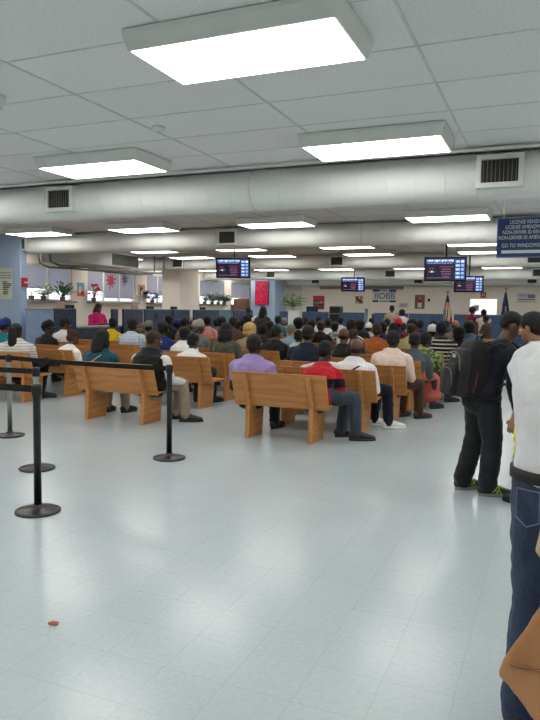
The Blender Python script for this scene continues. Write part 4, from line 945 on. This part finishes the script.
person('person in a red cap and blue shirt in front of the standing couple', -3.67, 17.0, 1.388, hair='short',shirt=(.16,.22,.42),cap=((.74,.12,.18),0,(.85,.83,.80)))
person('man in a pale yellow shirt', -2.68, 13.71, 1.328, hair='short',hc='n',shirt=(.80,.76,.52),skin_='t')
person('woman in a grey top and coral skirt at a bench end', -2.0, 10.5, 1.249, hair='short',shirt=(.29,.32,.33),hp=12,leg=-22,pants=(.45,.36,.32),wide=1.0,skirt=(.74,.36,.31),sleeve='long')
person('dark haired person in maroon behind the pale yellow shirt', -3.09, 15.9, 1.4, hair='big',shirt=(.42,.10,.15))
person('person in a green leaf patterned shirt at a bench end', -1.99, 11.5, 1.222, hair='short',shirt=(.24,.31,.17),pat='print',c2=(.50,.56,.34),hy=-30,leg=-35,sleeve='long',pants=(.2,.17,.16))
person('person in a white cap behind the black striped shirt', -2.43, 14.8, 1.283, hair='short',shirt=(.60,.60,.60),cap=((.88,.88,.87),0))
person('man in a black cap and black shirt with pale stripes', -1.9, 12.61, 1.37, hair='short',shirt=(.09,.09,.10),pat='stripe',c2=(.74,.72,.66),cap=((.09,.09,.10),0),leg=-40,wide=1.15,sleeve='short',pants=(.08,.08,.1))
person('bald light skinned man below the striped flag', -2.08, 15.9, 1.4, hair='bald',hc='n',skin_='t',shirt=(.45,.40,.36))
person('person with bushy dark hair in a denim blue top left of the standing backpack wearer', -1.64, 14.8, 1.4, hair='big',shirt=(.32,.42,.52),wide=1.1)
person('person with full black hair right of the black striped shirt', -1.71, 13.71, 1.29, hair='big',shirt=(.10,.10,.11),wide=1.1)
person('person in a white shirt far back beside the black printer', -6.22, 20.2, 1.369, hair='short',shirt=(.82,.80,.78),skin_='b')
person('person in white seen between the camouflage shirt and the black shirt', -5.57, 16.91, 1.359, hair='short',shirt=(.80,.79,.78),hy=30)
person('dark haired person far back right of the standing couple', -3.3, 18.11, 1.356, hair='short',shirt=(.20,.20,.24))
person('person in dark clothes left of the pale yellow shirt', -3.99, 19.2, 1.243, hair='short',hc='n',shirt=(.30,.30,.36))
person('dark haired person far back just left of the bald light skinned man', -2.61, 18.11, 1.343, hair='short',shirt=(.22,.2,.2),skin_='b')
person('person in a dark cap above the white cap', -3.13, 19.2, 1.308, hair='short',shirt=(.16,.18,.24),cap=((.10,.11,.13),0))
person('person in slate grey behind the salmon pink shirt', -9.54, 18.0, 1.255, hair='short',shirt=(.24,.30,.34))
person('person in grey behind the flat dark hair of the white hooded top', -9.15, 15.8, 1.226, hair='short',shirt=(.32,.32,.34))
person('person in dark clothes below the brown boxes', -9.21, 19.11, 1.253, hair='short',shirt=(.18,.16,.18))
person('person in dark clothes right below the standing long haired woman', -6.8, 15.8, 1.277, hair='short',shirt=(.14,.14,.16))

ST = 'people standing in the hall'
person('woman in a bright magenta top standing behind the left counter', -11.80, 15.1, 1.66, 'stand', wide=1.3, yaw=-100, skin_='b', hair='long', hc='n', shirt=(.80, .16, .42), sleeve='long', arms='fold', hp=18, group=ST, vox=.014)
person('person in dark clothes standing at the left counter below the brown boxes', -9.55, 20.45, 1.63, 'stand', yaw=60, hair='short', shirt=(.13, .13, .16), sleeve='long', arms='fold', group=ST, vox=.015)
person('woman with long dark hair standing in the aisle in front of the glowing red board', -7.35, 16.6, 1.66, 'stand', yaw=0, hair='long', shirt=(.22, .20, .22), sleeve='long', wide=.95, arms='fold', group=ST, vox=.015)
person('person in a beige shirt standing at the back counter under the small notice', -5.35, 23.7, 1.78, 'stand', yaw=8, skin_='b', shirt=(.62, .54, .45), arms=('fold', 'hang'), group=ST, vox=.016, pants=(.2, .2, .22))
person('person in white standing right of the beige shirt at the back counter', -5.02, 24.0, 1.64, 'stand', yaw=30, skin_='b', hair='big', shirt=(.78, .77, .76), arms='fold', group=ST, vox=.016)
person('person in a maroon shirt and dark cap standing in front of the bright white board', -2.50, 23.0, 1.76, 'stand', yaw=-35, skin_='b', shirt=(.48, .10, .18), cap=((.26, .12, .15), 0), sleeve='long', arms=('fold', 'hang'), group=ST, vox=.016)
person('person in a pale sleeveless top and black skirt standing right of the maroon shirt', -2.02, 22.4, 1.68, 'stand', yaw=20, skin_='b', hair='bun', shirt=(.72, .69, .63), sleeve='none', skirt=(.06, .06, .07), arms='hang', group=ST, vox=.016)
person('dark haired person standing beyond the shoulder of the backpack wearer', -1.75, 20.6, 1.50, 'stand', yaw=60, skin_='b', shirt=(.30, .24, .24), arms='fold', group=ST, vox=.016)
# backpack wearer, facing right
BPY = -58
bp, bi = person('man in a dark hoodie and dark jeans wearing a black backpack', -.53, 6.0, 1.595, 'stand', yaw=BPY, kk=.965, baggy=.020, skin_='b', hair='buzz', hc='k', shirt=(.085, .10, .14), sleeve='long', arms='hang', hp=30, hy=-8, lean=.18,
    pants=(.115, .12, .14), shoes=(.11, .11, .12), sole=(.46, .47, .47), laces=(.60, .82, .16), group=ST, vox=.0068, wide=1.06, step=.06)
g = Geo(); N = bi['N']
g.tube([N+Vector((-.13, -.03, -.03)), N+Vector((-.085, -.095, -.005)), N+Vector((0, -.125, -.015)), N+Vector((.085, -.095, -.005)), N+Vector((.13, -.03, -.03)), N+Vector((.07, .055, -.03))], [.03, .045, .055, .045, .036, .025], 12)
ob('hood', fuse(g, .009, 'hood', 3, .006), cloth((.085, .10, .14)), bp)
g = Geo(); Pl = bi['Pel']; n = 28
g.rings([[(Pl.x+(.206+dx)*math.cos(2*PI*j/n), Pl.y-.012+(.150+dx)*math.sin(2*PI*j/n), Pl.z-.055+z) for j in range(n)] for dx, z in ((0, -.02), (.012, -.02), (.012, .02), (0, .02))]); ob('hem_band', g.mesh('hem_band', True), cloth((.06, .07, .10)), bp)
# backpack: body, front pocket, straps, trim
p = thing('backpack', 'bulky black and grey backpack on the back of the man in the dark hoodie', 'backpack', (-.50, 6.015, 0), R(BPY)); BKM = cloth((.095, .095, .10)); BGR = cloth((.16, .15, .155))
def pack(c, w, d, h, tilt=0, top=.8):
    g = Geo(); g.M = Matrix.Translation(c) @ Matrix.Rotation(tilt, 4, 'X'); rings = []
    for t, k, kd in ((0, .72, .62), (.04, .92, .88), (.2, 1, 1), (.55, 1, .98), (.8, .95, .86), (.93, top, .66), (1, top*.7, .34)):
        ring = []
        for j in range(28):
            a = 2*PI*j/28; ca, sa = math.cos(a), math.sin(a); e_ = .42
            ring.append((math.copysign(abs(ca)**e_, ca)*w/2*k, math.copysign(abs(sa)**e_, sa)*d/2*kd, (t-.5)*h))
        rings.append(ring)
    g.rings(rings); return g
ZB = 1.115
ob('main_compartment', pack((0, -.150, ZB), .34, .21, .50, R(-9)).mesh('main_compartment', True), BKM, p)
mid = ob('middle_compartment', pack((0, -.26, ZB-.035), .32, .12, .42, R(-9)).mesh('middle_compartment', True), BGR, p)
fp = ob('front_pocket', pack((0, -.335, ZB-.095), .27, .08, .28, R(-9)).mesh('front_pocket', True), BKM, p)
def zipline(parent, c, w, h, y, nm, m):
    g = Geo(); pts = []
    for k in range(15):
        a = PI*k/14; pts.append((c[0]+w/2*math.copysign(abs(math.cos(a))**.6, math.cos(a)), y, c[2]+h*abs(math.sin(a))**.6))
    g.tube(pts, [.005]*15, 6); ob(nm, g.mesh(nm, True), m, parent)
zipline(fp, (0, 0, ZB-.14), .22, .14, -.375, 'zip', P_('zip', (.40, .40, .40))); zipline(mid, (0, 0, ZB-.01), .27, .15, -.318, 'zip', P_('zip', (.40, .40, .40)))
g = Geo(); g.box((-.028, -.312, ZB+.088), (.004, -.292, ZB+.118)); ob('logo_patch', g.mesh('logo_patch'), P_('patch', (.72, .72, .70)), p)
for s in (-1, 1):
    SHs = bi['SH'][0 if s < 0 else 1]; g = Geo(); xs = s*.105
    g.tube([(xs, -.09, ZB+.22), (xs, .075, SHs.z+.065), (xs, .16, SHs.z+.105), (xs, .265, SHs.z+.04), (xs*1.05, .30, SHs.z-.10), (xs*1.25, .24, SHs.z-.24), (xs*1.6, .07, ZB-.13), (xs*1.5, -.10, ZB-.2)], [(.030, .009)]*8, 10)
    ob('shoulder_strap', g.mesh('shoulder_strap', True), BKM, p)
    g = Geo(); g.tube([(s*.166, -.205, ZB-.20), (s*.174, -.185, ZB-.12), (s*.172, -.17, ZB-.03)], [(.004, .010)]*3, 8, (0, 1, 0)); ob('red_piping', g.mesh('red_piping', True), P_('pipingred', (.42, .08, .11)), p)
g = Geo(); g.tube([(-.05, -.09, ZB+.235), (-.03, -.08, ZB+.275), (.03, -.08, ZB+.275), (.05, -.09, ZB+.235)], [.009]*4, 8); ob('top_handle', g.mesh('top_handle', True), BKM, p)
# second man behind
person('man in a red and white striped shirt facing the backpack wearer', -.08, 5.88, 1.60, 'stand', yaw=62, skin_='t', hair='flat', hc='k', shirt=(.62, .16, .20), pat='pin', c2=(.82, .80, .78), sleeve='short', arms='hang', hp=12, kk=.96, pants=(.10, .12, .19), group=ST, vox=.0075)
# nearest person, white shirt, cut by the right edge
wp, wi = person('nearest standing person in a white shirt and blue jeans, cut off by the right edge', .085, 2.55, 1.80, 'stand', kk=1.06, yaw=-14, tuck=True, skin_='b', hair='flat', shirt=(.84, .84, .85), sleeve='short', arms='front', hp=6, pants=(.12, .165, .27), ppat='denim', group=ST, vox=.007, wide=.98, shw=.82)
Pl = wi['Pel']; g = Geo(); n = 36
g.rings([[(Pl.x+(.197+dx)*math.cos(2*PI*j/n), Pl.y-.004+(.143+dx)*math.sin(2*PI*j/n), Pl.z+.012+z) for j in range(n)] for dx, z in ((0, -.021), (.008, -.02), (.008, .02), (0, .021))]); wb = ob('leather_belt', g.mesh('leather_belt', True), paint('belt_dark', (.08, .07, .065), .7), wp)
for s in (-1, 1):
    g = Geo()
    for (x0, z0, x1, z1) in ((s*.06, -.03, s*.15, -.035), (s*.15, -.035, s*.15, -.14), (s*.15, -.14, s*.105, -.165), (s*.105, -.165, s*.06, -.14), (s*.06, -.14, s*.06, -.03)):
        def on(x_, z_): yy = -.150*math.sqrt(max(.05, 1-(x_/.21)**2)); return (Pl.x+x_, Pl.y+yy-.002, Pl.z+z_)
        g.tube([on(x0, z0), on((x0+x1)/2, (z0+z1)/2), on(x1, z1)], [.0025]*3, 5)
    ob('pocket_stitching', g.mesh('pocket_stitching', True), P_('stitch', (.34, .40, .52)), wp)
g = Geo()
for s in (0,):
    sp_, k_ = wi['sp'], wi['k']
    for j, (aa, t_) in enumerate(((188, .10), (184, .17), (178, .23), (186, .30), (180, .36), (175, .42))):
        c_ = sp_(t_); g.tube([(c_.x+.188*math.cos(R(aa)), c_.y+.146*math.sin(R(aa)), c_.z-.016), (c_.x+.190*math.cos(R(aa-9)), c_.y+.146*math.sin(R(aa-9)), c_.z+.016)], [(.009, .009)]*2, 8)
ob('shirt_print', fuse(g, .005, 'shirt_print', 1), P_('yellowprint', (.86, .80, .26)), wp)
p = thing('hip_pouch', 'small beige pouch hanging from the belt of the nearest person', 'pouch', (.035, 2.36, .82), R(-10))
g = Geo(); g.prism([(-.03, .09), (.04, .115), (.075, .04), (.05, -.055), (-.01, -.075), (-.05, -.03)], -.02, .02, 1); bevel(ob('pouch_body', g.mesh('pouch_body'), P_('beige', (.74, .66, .52)), p), .012, 3)
g = Geo(); g.tube([(0, 0, .10), (.01, .005, .17), (.02, .02, .21)], [(.012, .004)]*3, 8); ob('belt_loop', g.mesh('belt_loop', True), DARK, p)
p = thing('shoulder_bag', 'black soft bag hanging at the hip of the nearest person, below the beige pouch', 'bag', (.17, 2.32, .68), R(-12))
ob('bag_body', pack((0, 0, 0), .32, .12, .36, 0, .9).mesh('bag_body', True), cloth((.085, .085, .09)), p)
g = Geo(); g.tube([(-.12, .0, .15), (-.10, .02, .35), (-.02, .03, .62), (.09, .08, .83), (.14, .20, .885)], [(.018, .004)]*5, 8); ob('bag_strap', g.mesh('bag_strap', True), cloth((.085, .085, .09)), p)
# tan bag at the lower right, on the arm of somebody standing outside the picture
person('person just outside the right picture edge carrying the tan bag', .66, 1.95, 1.68, 'stand', yaw=20, skin_='b', hair='long', shirt=(.30, .26, .30), sleeve='long', arms='fold', group=ST, vox=.012)
p = thing('tan_handbag', 'large tan leather bag at the lower right corner of the photo', 'bag', (.12, 1.95, .585), R(-22)); LEA = paint('tan_leather', (.66, .46, .29), .45, .05, 5, 0, .25)
g = Geo(); out = [(-.215, -.06), (-.205, .0), (-.06, .27), (.10, .36), (.22, .33), (.26, .10), (.24, -.15), (.06, -.20), (-.09, -.15), (-.19, -.07)]
g.prism(out, -.065, .065, 1); cent = g; me = fuse(g, .011, 'bag_body', 9, .004, 3); ob('bag_body', me, LEA, p)
g = Geo(); pts = [(.0, -.066, .28), (.08, -.03, .46), (.22, .02, .60), (.33, .02, .52), (.30, -.01, .33)]; g.tube(pts, [(.020, .006)]*5, 10); ob('bag_strap', g.mesh('bag_strap', True), LEA, p)
g = Geo(); g.tube([(a, -.069, b) for a, b in [(-.17, .0), (-.04, .03), (.10, .0), (.24, .02)]], [.004]*4, 6); ob('seam', g.mesh('seam', True), paint('seam', (.58, .40, .25), .5), p)
g = Geo(); g.tube([(.098*math.cos(PI*k/14), -.012, .020+.115*math.sin(PI*k/14)) for k in range(15)], [(.007, .012)]*15, 8, (0, 0, 1))
for s in (-1, 1): g.ell((s*.095, -.008, -.012), (.020, .034, .040), 12, 8)
HPx, HPi = ARMMAN; o = tag(ob('headphones', g.mesh('headphones', True), DARK, M=Matrix.Translation(HPx.location) @ HPx.rotation_euler.to_matrix().to_4x4() @ HPi['M']), 'black headphones on the bald man with the outstretched arm', 'headphones')
# ------------------------------------------------------------------ camera, world, view
W = bpy.data.worlds.new('World'); S.world = W; W.use_nodes = True; bg = W.node_tree.nodes['Background']
sky = W.node_tree.nodes.new('ShaderNodeTexSky'); sky.sky_type = 'HOSEK_WILKIE'; sky.turbidity = 6; sky.sun_direction = (.3, .5, .8)
mx = W.node_tree.nodes.new('ShaderNodeMix'); mx.data_type = 'RGBA'; mx.inputs[0].default_value = .75; mx.inputs[7].default_value = (.80, .84, .92, 1)
W.node_tree.links.new(sky.outputs[0], mx.inputs[6]); W.node_tree.links.new(mx.outputs[2], bg.inputs['Color']); bg.inputs['Strength'].default_value = 2.8
cam = bpy.data.cameras.new('camera'); co = bpy.data.objects.new('camera', cam); COL.objects.link(co); S.camera = co
cam.sensor_fit = 'VERTICAL'; cam.sensor_height = 24; cam.lens = 655/720*24; cam.clip_start = .05; cam.clip_end = 200
yaw, pit, rol = R(23.15), R(4.48), R(.9)
f = Vector((-math.sin(yaw)*math.cos(pit), math.cos(yaw)*math.cos(pit), -math.sin(pit))); r0 = Vector((math.cos(yaw), math.sin(yaw), 0)); u0 = r0.cross(f)
r_ = r0*math.cos(rol)+u0*math.sin(rol); u_ = u0*math.cos(rol)-r0*math.sin(rol)
co.matrix_world = Matrix(((r_.x, u_.x, -f.x, 0), (r_.y, u_.y, -f.y, 0), (r_.z, u_.z, -f.z, 1.6), (0, 0, 0, 1)))
S.view_settings.view_transform = 'Standard'; S.view_settings.look = 'None'; S.view_settings.gamma = 1; S.view_settings.use_curve_mapping = False; S.view_settings.exposure = 0.38
